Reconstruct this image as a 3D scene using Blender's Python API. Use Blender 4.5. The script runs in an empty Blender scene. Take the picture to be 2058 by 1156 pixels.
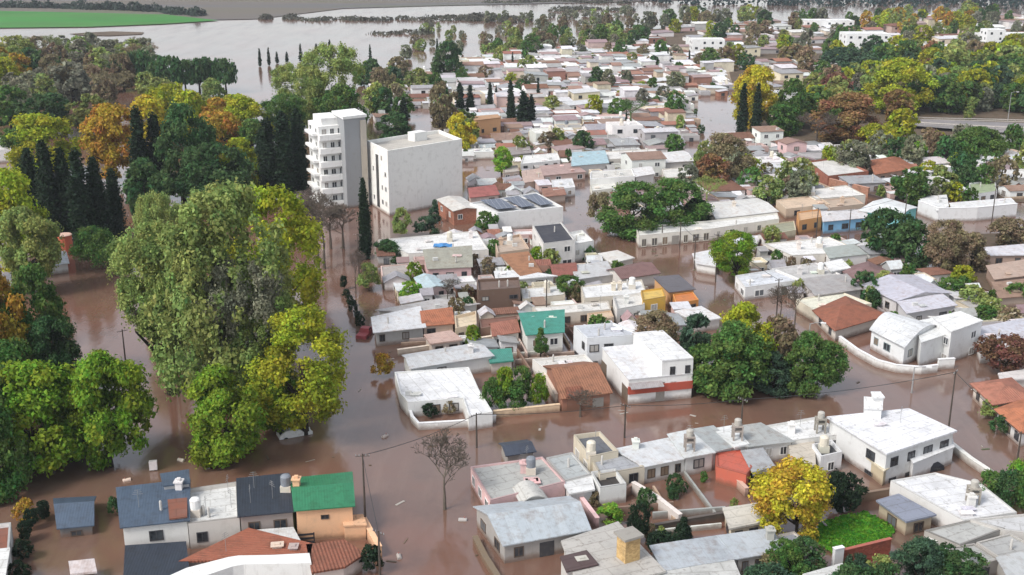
import bpy, math, random
import numpy as np
from mathutils import Vector
R = math.radians
SC = bpy.context.scene
COL = SC.collection

# ---------------------------------------------------------------- camera, sky, sun, exposure
F_PX, Y_HOR, CAM_H = 2300.0, -150.0, 61.0      # focal length and horizon in photo pixels, drone height in metres
PITCH = math.atan((578 - Y_HOR) / F_PX)
cam = bpy.data.objects.new('camera', bpy.data.cameras.new('camera'))
COL.objects.link(cam)
cam.location = (0, 0, CAM_H)
cam.rotation_euler = (math.pi / 2 - PITCH, 0, 0)
cam.data.sensor_width = 36
cam.data.lens = F_PX / 2058 * 36
cam.data.clip_start = 1
cam.data.clip_end = 30000
SC.camera = cam

SUN_EL, SUN_AZ = R(48), R(-128)               # azimuth measured from +Y towards +X: soft light from behind the camera's left shoulder
world = bpy.data.worlds.new('World')
SC.world = world
world.use_nodes = True
wn = world.node_tree.nodes
wn.clear()
sky = wn.new('ShaderNodeTexSky')
sky.sky_type = 'NISHITA'
sky.sun_disc = False
sky.sun_elevation = SUN_EL
sky.sun_rotation = SUN_AZ
sky.air_density = 1.0
sky.dust_density = 2.0
hs = wn.new('ShaderNodeHueSaturation')
hs.inputs['Saturation'].default_value = 0.36   # an overcast, milky sky
bg = wn.new('ShaderNodeBackground')
bg.inputs['Strength'].default_value = 0.15
wo = wn.new('ShaderNodeOutputWorld')
wl = world.node_tree.links
wl.new(sky.outputs[0], hs.inputs['Color'])
wl.new(hs.outputs[0], bg.inputs['Color'])
wl.new(bg.outputs[0], wo.inputs['Surface'])
sl = bpy.data.lights.new('sun', 'SUN')
sl.energy = 1.6
sl.angle = R(14)
sl.color = (1.0, 0.96, 0.9)
sun = bpy.data.objects.new('sun', sl)
COL.objects.link(sun)
sun.rotation_euler = (math.pi / 2 - SUN_EL, 0, math.pi - SUN_AZ)   # checked below: the lamp's -Z points away from the sun
_d = Vector((math.sin(SUN_AZ) * math.cos(SUN_EL), math.cos(SUN_AZ) * math.cos(SUN_EL), math.sin(SUN_EL)))
sun.rotation_euler = _d.to_track_quat('Z', 'Y').to_euler()
SC.view_settings.view_transform = 'Standard'
SC.view_settings.look = 'None'
SC.view_settings.exposure = 0.66
SC.view_settings.gamma = 1.0
SC.cycles.max_bounces = 5
SC.cycles.diffuse_bounces = 2
SC.cycles.glossy_bounces = 3
SC.cycles.transmission_bounces = 2

# ---------------------------------------------------------------- photo pixel <-> world
COS_P, SIN_P = math.cos(PITCH), math.sin(PITCH)


def P(x, y, z=0.0):
    """The point at height z that the photo shows at pixel (x, y)."""
    u, v = (x - 1029) / F_PX, (y - 578) / F_PX
    d = Vector((u, COS_P - v * SIN_P, -SIN_P - v * COS_P))
    return Vector((0, 0, CAM_H)) + d * ((z - CAM_H) / d.z)


def project(p):
    q = Vector(p) - Vector((0, 0, CAM_H))
    dep = q.y * COS_P - q.z * SIN_P
    return 1029 + F_PX * q.x / dep, 578 - F_PX * (q.y * SIN_P + q.z * COS_P) / dep, dep


def height_at(b, ytop):
    """Height of an upright thing standing at b whose top the photo shows on row ytop."""
    v = (ytop - 578) / F_PX
    # (y*SIN_P + q*COS_P) = -v*(y*COS_P - q*SIN_P), q = z - CAM_H
    return CAM_H - b.y * (v * COS_P + SIN_P) / (COS_P - v * SIN_P)


# ---------------------------------------------------------------- materials (every colour comes from the object it is on)
def mat(name, rough=0.8, spec=0.3):
    m = bpy.data.materials.new(name)
    m.use_nodes = True
    nt = m.node_tree
    b = nt.nodes['Principled BSDF']
    b.inputs['Roughness'].default_value = rough
    b.inputs['Specular IOR Level'].default_value = spec
    return m, nt, b


def N(nt, t, **kw):
    n = nt.nodes.new('ShaderNode' + t)
    for k, v in kw.items():
        if k in n.inputs:
            n.inputs[k].default_value = v
        else:
            setattr(n, k, v)
    return n


def L(nt, a, b):
    nt.links.new(a, b)


def noise_fac(nt, vec, scale, lo, hi, detail=4, rough=.6):
    n = N(nt, 'TexNoise')
    n.inputs['Scale'].default_value = scale
    n.inputs['Detail'].default_value = detail
    n.inputs['Roughness'].default_value = rough
    L(nt, vec, n.inputs['Vector'])
    r = N(nt, 'MapRange')
    r.inputs['From Min'].default_value = lo
    r.inputs['From Max'].default_value = hi
    L(nt, n.outputs['Fac'], r.inputs['Value'])
    return r.outputs[0]


def mix(nt, a, b, fac, mode='MIX'):
    n = N(nt, 'Mix')
    n.data_type = 'RGBA'
    n.blend_type = mode
    for s, v in ((n.inputs[6], a), (n.inputs[7], b), (n.inputs[0], fac)):
        if isinstance(v, (tuple, list)):
            s.default_value = (*v, 1)
        elif isinstance(v, (int, float)):
            s.default_value = v
        else:
            L(nt, v, s)
    return n.outputs[2]


def obj_col(nt):
    return N(nt, 'ObjectInfo').outputs['Color']


def wpos(nt):
    return N(nt, 'NewGeometry').outputs['Position']


def bump(nt, b, h, strength=.4, dist=.05):
    n = N(nt, 'Bump')
    n.inputs['Strength'].default_value = strength
    n.inputs['Distance'].default_value = dist
    L(nt, h, n.inputs['Height'])
    L(nt, n.outputs[0], b.inputs['Normal'])


def math_n(nt, op, a, b=None):
    n = N(nt, 'Math')
    n.operation = op
    for i, v in enumerate((a, b)):
        if v is None:
            continue
        if isinstance(v, (int, float)):
            n.inputs[i].default_value = v
        else:
            L(nt, v, n.inputs[i])
    return n.outputs[0]


M = {}


def make_materials():
    # painted render: blotches, streaks, a mud line left by the flood
    m, nt, b = mat('painted_render', .9, .2)
    p = wpos(nt)
    c = mix(nt, obj_col(nt), (.25, .22, .18), math_n(nt, 'MULTIPLY', noise_fac(nt, p, .9, .52, .8), .3))
    st = N(nt, 'Mapping')
    st.inputs['Scale'].default_value = (2.2, 2.2, .22)
    L(nt, p, st.inputs['Vector'])
    c = mix(nt, c, (.16, .14, .12), math_n(nt, 'MULTIPLY', noise_fac(nt, st.outputs[0], 1., .6, .85), .35))
    sp = N(nt, 'SeparateXYZ')
    L(nt, p, sp.inputs[0])
    zz = math_n(nt, 'ADD', sp.outputs['Z'], math_n(nt, 'MULTIPLY', noise_fac(nt, p, 1.3, .3, .7), .3))
    r = N(nt, 'MapRange')
    r.inputs['From Min'].default_value = .95
    r.inputs['From Max'].default_value = .3
    L(nt, zz, r.inputs['Value'])
    c = mix(nt, c, (.15, .085, .055), math_n(nt, 'MULTIPLY', r.outputs[0], .75))
    L(nt, c, b.inputs['Base Color'])
    bump(nt, b, noise_fac(nt, p, 6, .3, .7), .3, .02)
    M['wall'] = m
    # brick
    m, nt, b = mat('brick', .9, .2)
    uv = N(nt, 'UVMap').outputs[0]
    br = N(nt, 'TexBrick')
    br.inputs['Scale'].default_value = 1.6
    br.inputs['Mortar Size'].default_value = .03
    br.inputs['Color1'].default_value = (1, 1, 1, 1)
    br.inputs['Color2'].default_value = (.6, .55, .5, 1)
    br.inputs['Mortar'].default_value = (.85, .8, .75, 1)
    L(nt, uv, br.inputs['Vector'])
    c = mix(nt, obj_col(nt), br.outputs['Color'], .9, 'MULTIPLY')
    c = mix(nt, c, (.1, .08, .06), math_n(nt, 'MULTIPLY', noise_fac(nt, wpos(nt), .8, .5, .75), .5))
    L(nt, c, b.inputs['Base Color'])
    M['brick'] = m
    # flat roof membrane and screed: patches, seams, dirt
    m, nt, b = mat('roof_screed', .85, .3)
    p = wpos(nt)
    c = mix(nt, obj_col(nt), (.13, .125, .12), math_n(nt, 'MULTIPLY', noise_fac(nt, p, .3, .46, .74, 8, .72), .42))
    c = mix(nt, c, (.06, .055, .05), math_n(nt, 'MULTIPLY', noise_fac(nt, p, 1.1, .58, .72, 6, .7), .42))
    c = mix(nt, c, (.1, .07, .05), math_n(nt, 'MULTIPLY', noise_fac(nt, p, 2.6, .58, .75, 3), .55))
    uv = N(nt, 'UVMap').outputs[0]
    br = N(nt, 'TexBrick')
    br.inputs['Scale'].default_value = .16
    br.inputs['Mortar Size'].default_value = .012
    br.inputs['Color1'].default_value = (1, 1, 1, 1)
    br.inputs['Color2'].default_value = (.86, .87, .88, 1)
    br.inputs['Mortar'].default_value = (.55, .53, .5, 1)
    L(nt, uv, br.inputs['Vector'])
    c = mix(nt, c, br.outputs['Color'], .45, 'MULTIPLY')
    L(nt, c, b.inputs['Base Color'])
    M['f'] = m
    # corrugated sheet
    m, nt, b = mat('corrugated_sheet', .5, .5)
    uv = N(nt, 'UVMap').outputs[0]
    w = N(nt, 'TexWave')
    w.inputs['Scale'].default_value = 1.1
    w.inputs['Distortion'].default_value = .2
    w.bands_direction = 'X'
    L(nt, uv, w.inputs['Vector'])
    br = N(nt, 'TexBrick')
    br.inputs['Scale'].default_value = .45
    br.inputs['Mortar Size'].default_value = .008
    br.inputs['Color1'].default_value = (1, 1, 1, 1)
    br.inputs['Color2'].default_value = (.72, .73, .75, 1)
    br.inputs['Mortar'].default_value = (.5, .5, .5, 1)
    br.inputs['Brick Width'].default_value = .45
    br.inputs['Row Height'].default_value = 1.6
    L(nt, uv, br.inputs['Vector'])
    p = wpos(nt)
    c = mix(nt, obj_col(nt), br.outputs['Color'], .45, 'MULTIPLY')
    c = mix(nt, c, (.75, .5, .36), math_n(nt, 'MULTIPLY', noise_fac(nt, p, .7, .5, .74, 8, .72), .5), 'MULTIPLY')
    c = mix(nt, c, (.62, .6, .57), math_n(nt, 'MULTIPLY', noise_fac(nt, p, 1.4, .45, .75, 6, .7), .7), 'MULTIPLY')
    L(nt, c, b.inputs['Base Color'])
    bump(nt, b, w.outputs['Fac'], .35, .03)
    M['m'] = m
    # clay tiles
    m, nt, b = mat('clay_tiles', .85, .25)
    uv = N(nt, 'UVMap').outputs[0]
    w = N(nt, 'TexWave')
    w.inputs['Scale'].default_value = .9
    w.bands_direction = 'X'
    L(nt, uv, w.inputs['Vector'])
    w2 = N(nt, 'TexWave')
    w2.inputs['Scale'].default_value = .75
    w2.bands_direction = 'Y'
    w2.wave_profile = 'SAW'
    L(nt, uv, w2.inputs['Vector'])
    p = wpos(nt)
    c = mix(nt, obj_col(nt), (.09, .05, .035), math_n(nt, 'MULTIPLY', noise_fac(nt, p, .8, .45, .75, 6), .6))
    c = mix(nt, c, (.42, .26, .17), math_n(nt, 'MULTIPLY', noise_fac(nt, p, 5., .55, .8, 3), .4))
    L(nt, c, b.inputs['Base Color'])
    bump(nt, b, math_n(nt, 'ADD', w.outputs['Fac'], w2.outputs['Fac']), .9, .06)
    M['t'] = m
    # plain paint / timber / metal for small parts
    m, nt, b = mat('plain_paint', .6, .4)
    L(nt, mix(nt, obj_col(nt), (.15, .13, .11), math_n(nt, 'MULTIPLY', noise_fac(nt, wpos(nt), 2., .5, .8), .4)), b.inputs['Base Color'])
    M['paint'] = m
    m, nt, b = mat('mixed_paint', .8, .3)
    a3 = N(nt, 'Attribute')
    a3.attribute_name = 'leafcol'
    L(nt, mix(nt, a3.outputs['Color'], (.15, .13, .11), math_n(nt, 'MULTIPLY', noise_fac(nt, wpos(nt), .5, .45, .75, 6), .5)), b.inputs['Base Color'])
    M['mixed_paint'] = m
    m, nt, b = mat('window_glass', .12, .6)
    L(nt, mix(nt, obj_col(nt), (.08, .09, .1), noise_fac(nt, wpos(nt), .6, .4, .7)), b.inputs['Base Color'])
    M['glass'] = m
    m, nt, b = mat('solar_cells', .25, .5)
    uv = N(nt, 'UVMap').outputs[0]
    br = N(nt, 'TexBrick')
    br.offset = 0
    br.inputs['Scale'].default_value = 1.
    br.inputs['Mortar Size'].default_value = .03
    br.inputs['Color1'].default_value = (.03, .04, .075, 1)
    br.inputs['Color2'].default_value = (.04, .05, .09, 1)
    br.inputs['Mortar'].default_value = (.3, .31, .34, 1)
    br.inputs['Row Height'].default_value = 1.1
    br.inputs['Brick Width'].default_value = 1.1
    L(nt, uv, br.inputs['Vector'])
    L(nt, br.outputs['Color'], b.inputs['Base Color'])
    M['solar'] = m
    for key, nm in (('leaf', 'leaves'), ('leaf_mixed', 'mixed_leaves')):
        m, nt, b = mat(nm, .75, .15)
        at = N(nt, 'Attribute')
        at.attribute_name = 'tint'
        a2 = N(nt, 'Attribute')
        a2.attribute_name = 'hue'
        h = N(nt, 'HueSaturation')
        if key == 'leaf':
            L(nt, obj_col(nt), h.inputs['Color'])
        else:
            a3 = N(nt, 'Attribute')
            a3.attribute_name = 'leafcol'
            L(nt, a3.outputs['Color'], h.inputs['Color'])
        L(nt, math_n(nt, 'ADD', .5, math_n(nt, 'MULTIPLY', a2.outputs['Fac'], .03)), h.inputs['Hue'])
        L(nt, math_n(nt, 'ADD', 1., at.outputs['Fac']), h.inputs['Value'])
        h.inputs['Saturation'].default_value = 1.0
        L(nt, h.outputs[0], b.inputs['Base Color'])
        tr = N(nt, 'BsdfTranslucent')
        L(nt, h.outputs[0], tr.inputs['Color'])
        ms = N(nt, 'MixShader')
        ms.inputs[0].default_value = .38
        out = nt.nodes['Material Output']
        L(nt, b.outputs[0], ms.inputs[1])
        L(nt, tr.outputs[0], ms.inputs[2])
        L(nt, ms.outputs[0], out.inputs['Surface'])
        M[key] = m
    m, nt, b = mat('bark', .95, .1)
    st = N(nt, 'Mapping')
    st.inputs['Scale'].default_value = (3, 3, .5)
    L(nt, wpos(nt), st.inputs['Vector'])
    L(nt, mix(nt, obj_col(nt), (.03, .025, .02), math_n(nt, 'MULTIPLY', noise_fac(nt, st.outputs[0], 1., .4, .7), .7)), b.inputs['Base Color'])
    M['bark'] = m
    # flood water: silty brown body under a clear surface that mirrors the sky
    m, nt, b = mat('muddy_water', .08, .5)
    b.inputs['IOR'].default_value = 1.85
    p = wpos(nt)
    c = mix(nt, (.185, .088, .06), (.145, .095, .072), noise_fac(nt, p, .03, .35, .65, 6))
    sw = N(nt, 'Mapping')
    sw.inputs['Scale'].default_value = (.5, .09, 1)
    sw.inputs['Rotation'].default_value = (0, 0, .35)
    L(nt, p, sw.inputs['Vector'])
    c = mix(nt, c, (.24, .155, .115), math_n(nt, 'MULTIPLY', noise_fac(nt, sw.outputs[0], .6, .5, .78, 6, .65), .5))
    c = mix(nt, c, (.09, .045, .03), math_n(nt, 'MULTIPLY', noise_fac(nt, p, .12, .52, .75, 6, .7), .5))
    rr = N(nt, 'MapRange')
    rr.inputs['To Min'].default_value = .08
    rr.inputs['To Max'].default_value = .16
    L(nt, noise_fac(nt, sw.outputs[0], .25, .35, .7, 5, .6), rr.inputs['Value'])
    L(nt, rr.outputs[0], b.inputs['Roughness'])
    L(nt, c, b.inputs['Base Color'])
    st = N(nt, 'Mapping')
    st.inputs['Scale'].default_value = (1., .55, 1.)
    L(nt, p, st.inputs['Vector'])
    n1 = noise_fac(nt, st.outputs[0], .55, .2, .8, 3)
    bump(nt, b, n1, .12, .12)
    M['water'] = m
    # ground covers
    def ground(key, name, c1, c2, c3, s1, s2):
        m, nt, b = mat(name, .95, .1)
        p = wpos(nt)
        c = mix(nt, c1, c2, noise_fac(nt, p, s1, .35, .65, 6))
        c = mix(nt, c, c3, math_n(nt, 'MULTIPLY', noise_fac(nt, p, s2, .5, .75, 4), .7))
        if key == 'crop':
            rw = N(nt, 'Mapping')
            rw.inputs['Scale'].default_value = (.05, 1.4, 1)
            rw.inputs['Rotation'].default_value = (0, 0, .1)
            L(nt, p, rw.inputs['Vector'])
            c = mix(nt, c, (.10, .17, .06), math_n(nt, 'MULTIPLY', noise_fac(nt, rw.outputs[0], .04, .4, .7, 6, .7), .6))
        L(nt, c, b.inputs['Base Color'])
        bump(nt, b, noise_fac(nt, p, s2 * 2, .3, .7), .5, .1)
        M[key] = m
    ground('soil', 'wet_soil', (.10, .075, .055), (.15, .11, .08), (.05, .06, .03), .05, .6)
    ground('lawn', 'lawn_grass', (.03, .11, .012), (.055, .16, .02), (.02, .06, .012), .35, 2.2)
    ground('crop', 'green_crop', (.04, .17, .035), (.05, .23, .045), (.05, .14, .045), .004, .03)
    ground('road', 'worn_asphalt', (.2, .19, .19), (.26, .24, .24), (.15, .14, .14), .1, .9)
    m, nt, b = mat('stubble_fields', .95, .1)
    p = wpos(nt)
    st = N(nt, 'Mapping')
    st.inputs['Scale'].default_value = (.25, 1.6, 1)
    st.inputs['Rotation'].default_value = (0, 0, .25)
    L(nt, p, st.inputs['Vector'])
    n1 = noise_fac(nt, st.outputs[0], .004, .3, .7, 6)
    cr = N(nt, 'ValToRGB')
    e = cr.color_ramp.elements
    e[0].color = (.10, .13, .06, 1)
    e[1].color = (.15, .145, .145, 1)
    for pos, c in ((.35, (.15, .13, .11)), (.55, (.13, .125, .125)), (.75, (.13, .14, .08))):
        k = e.new(pos)
        k.color = (*c, 1)
    L(nt, n1, cr.inputs['Fac'])
    L(nt, cr.outputs[0], b.inputs['Base Color'])
    M['field'] = m


make_materials()


# ---------------------------------------------------------------- mesh building
class MB:
    def __init__(self, udir=None):
        self.v, self.f, self.uv = [], [], []
        self.udir = Vector(udir).normalized() if udir is not None else Vector((1, 0, 0))

    def face(self, pts, flip=False):
        pts = [Vector(p) for p in pts]
        if flip:
            pts.reverse()
        i = len(self.v)
        self.v += pts
        self.f.append(tuple(range(i, i + len(pts))))
        n = Vector((0, 0, 0))
        for k in range(len(pts)):
            n += pts[k].cross(pts[(k + 1) % len(pts)])
        n.normalize() if n.length > 0 else None
        u = Vector((0, 0, 1)).cross(n)
        u = u.normalized() if u.length > .08 else self.udir
        w = n.cross(u)
        self.uv += [(p.dot(u), p.dot(w)) for p in pts]

    def wall(self, p, q, z0, z1p, z1q=None):
        z1q = z1p if z1q is None else z1q
        self.face([(p.x, p.y, z0), (q.x, q.y, z0), (q.x, q.y, z1q), (p.x, p.y, z1p)])

    def prism(self, poly, z0, z1, bottom=False):
        n = len(poly)
        for i in range(n):
            self.wall(poly[i], poly[(i + 1) % n], z0, z1)
        self.face([(p.x, p.y, z1) for p in poly])
        if bottom:
            self.face([(p.x, p.y, z0) for p in poly], True)

    def box(self, c, sx, sy, sz, rz=0.0):
        """A box whose base centre is c."""
        c = Vector(c)
        a, b = Vector((math.cos(rz), math.sin(rz), 0)) * sx / 2, Vector((-math.sin(rz), math.cos(rz), 0)) * sy / 2
        self.prism([c - a - b, c + a - b, c + a + b, c - a + b], c.z, c.z + sz, True)

    def tube(self, pts, radii, n=7, cap=True):
        pts = [Vector(p) for p in pts]
        rings = []
        for i, p in enumerate(pts):
            d = (pts[min(i + 1, len(pts) - 1)] - pts[max(i - 1, 0)]).normalized()
            a = d.orthogonal().normalized()
            b = d.cross(a)
            rings.append([p + (a * math.cos(2 * math.pi * k / n) + b * math.sin(2 * math.pi * k / n)) * radii[i] for k in range(n)])
        for i in range(len(pts) - 1):
            for k in range(n):
                k2 = (k + 1) % n
                self.face([rings[i][k], rings[i][k2], rings[i + 1][k2], rings[i + 1][k]])
        if cap:
            self.face(rings[-1])
            self.face(rings[0], True)

    def slab(self, pts, t=.12, lift=.02):
        """A sheet of thickness t laid on the plane through pts."""
        top = [Vector(p) + Vector((0, 0, lift + t)) for p in pts]
        bot = [Vector(p) + Vector((0, 0, lift)) for p in pts]
        self.face(top)
        self.face(bot, True)
        n = len(pts)
        for i in range(n):
            j = (i + 1) % n
            self.face([bot[i], bot[j], top[j], top[i]])

    def mesh(self, name, org=(0, 0, 0)):
        me = bpy.data.meshes.new(name)
        o = Vector(org)
        me.from_pydata([tuple(p - o) for p in self.v], [], self.f)
        ul = me.uv_layers.new(name='UVMap')
        ul.data.foreach_set('uv', np.array(self.uv, dtype=np.float32).ravel())
        return me

    def obj(self, name, m, parent=None, color=(.8, .8, .8), org=(0, 0, 0)):
        return link(name, self.mesh(name, org), m, parent, color)


def link(name, me, m, parent=None, color=(.8, .8, .8)):
    o = bpy.data.objects.new(name, me)
    COL.objects.link(o)
    if m is not None and not me.materials:
        me.materials.append(M[m] if isinstance(m, str) else m)
    o.color = (*color, 1)
    if parent is not None:
        o.parent = parent
    return o


def tag(o, label=None, cat=None, group=None, kind=None):
    for k, v in (('label', label), ('category', cat), ('group', group), ('kind', kind)):
        if v:
            o[k] = v
    return o


def thing(name, loc, label, cat, group=None):
    o = bpy.data.objects.new(name, None)
    COL.objects.link(o)
    o.location = loc
    o.empty_display_size = .5
    return tag(o, label, cat, group, 'thing')


RNG = random.Random(7)


def vary(c, s=.08, rng=RNG):
    k = 1 + rng.uniform(-s, s)
    return tuple(max(.005, min(.9, v * k * (1 + rng.uniform(-s, s) * .35))) for v in c)


# ---------------------------------------------------------------- shared small parts
def unit_window():
    f = MB()
    t = .09
    for (x0, x1, z0, z1) in ((-.5, .5, 0, t), (-.5, .5, 1 - t, 1), (-.5, -.5 + t, t, 1 - t), (.5 - t, .5, t, 1 - t), (-.03, .03, t, 1 - t)):
        f.prism([Vector((x0, -.06, 0)), Vector((x1, -.06, 0)), Vector((x1, .02, 0)), Vector((x0, .02, 0))], z0, z1, True)
    p = MB()
    p.prism([Vector((-.47, -.03, 0)), Vector((.47, -.03, 0)), Vector((.47, .03, 0)), Vector((-.47, .03, 0))], .03, .97, True)
    q = MB()
    q.prism([Vector((-.5, -.05, 0)), Vector((.5, -.05, 0)), Vector((.5, .03, 0)), Vector((-.5, .03, 0))], 0, 1, True)
    return f.mesh('window'), p.mesh('pane'), q.mesh('window')


WIN_FRAME, WIN_PANE, WIN_PLAIN = unit_window()


def cyl_mesh(name, r=1., h=1., n=12, dome=.25):
    b = MB()
    b.tube([(0, 0, 0), (0, 0, h), (0, 0, h + dome * .6), (0, 0, h + dome)], [r, r, r * .75, r * .2], n)
    return b.mesh(name)


TANK = cyl_mesh('water_tank')
_c = MB()
_c.box((0, 0, 0), .7, .7, 1.0)
_c.box((0, 0, 1.003), .95, .95, .12)
_c.box((0, 0, 1.126), .4, .4, .2)
CHIM = _c.mesh('chimney')
_a = MB()
_a.tube([(0, 0, 0), (0, 0, 3.)], [.04, .03], 5)
for _z, _l in ((2.9, .5), (2.6, .7), (2.3, .9)):
    _a.tube([(-_l, 0, _z), (_l, 0, _z)], [.025, .025], 4)
ANT = _a.mesh('antenna')


def shutter(o, col):
    s = link('pane', WIN_PANE, 'glass', o, col)
    s.name = 'shutter'
    s.material_slots[0].link = 'OBJECT'
    s.material_slots[0].material = M['paint']
    return s


def wall_openings(root, org, p, q, ztop, n, rows=1, fcol=(.7, .7, .68), simple=False, door=False, wmax=1.35, gcol=(.015, .018, .022), hh=1.15):
    e = (q - p)
    e.z = 0
    ln = e.length
    if ln < .8:
        return
    d = e / ln
    rz = math.atan2(d.y, d.x)
    for r in range(rows):
        z1 = ztop - (.75 if ztop > 2.4 else .45) - 2.6 * r
        z0 = max(z1 - hh, .08)
        if z1 - z0 < .3:
            continue
        for i in range(n):
            isdoor = door and i == n // 2 and r == rows - 1
            if not isdoor and RNG.random() < .16 and wmax < 1.5:
                continue
            w = min(wmax, ln / n * .6) * (1.15 if isdoor else RNG.uniform(.7, 1.15))
            gc = gcol if RNG.random() < .62 else RNG.choice([(.22, .16, .11), (.42, .4, .37), (.12, .13, .14), (.3, .28, .26)])
            c = p + d * (ln * (i + .5) / n)
            za = .05 if isdoor else z0
            if isdoor:
                o = link('door', WIN_PLAIN, 'paint', root, RNG.choice([(.12, .06, .035), (.05, .05, .055), (.3, .28, .25), (.1, .12, .1)]))
            elif simple:
                o = link('window', WIN_PLAIN, 'paint', root, gcol)
                o.material_slots[0].link = 'OBJECT'
                o.material_slots[0].material = M['glass']
            else:
                o = link('window', WIN_FRAME, 'paint', root, fcol)
            o.location = Vector((c.x, c.y, za)) - org
            o.rotation_euler = (0, 0, rz)
            o.scale = (w, 1, z1 - za)
            if not simple and not isdoor:
                link('pane', WIN_PANE, 'glass', o, gc) if gc is gcol else shutter(o, gc)


def place(name, me, m, root, org, at, scale=(1, 1, 1), color=(.7, .7, .7), rz=0.):
    o = link(name, me, m, root, color)
    o.location = Vector(at) - org
    o.scale = scale
    o.rotation_euler = (0, 0, rz)
    return o


FOOT = []            # footprints already built on, (centre, radius)
POLYS = []           # the same as polygons


def inset(poly, t):
    """Move every edge of a counter-clockwise polygon inwards by t (outwards when negative)."""
    n, out = len(poly), []
    for i in range(n):
        a, b, c = poly[i - 1], poly[i], poly[(i + 1) % n]
        d1, d2 = (b - a), (c - b)
        d1.z = d2.z = 0
        d1.normalize()
        d2.normalize()
        n1, n2 = Vector((-d1.y, d1.x, 0)), Vector((-d2.y, d2.x, 0))
        k = n1 + n2
        k = k / max(k.dot(n1), .3) if k.length > 1e-4 else n1
        out.append(b + k * t)
    return out


def area2(poly):
    return sum(poly[i].x * poly[(i + 1) % len(poly)].y - poly[(i + 1) % len(poly)].x * poly[i].y for i in range(len(poly)))


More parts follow.
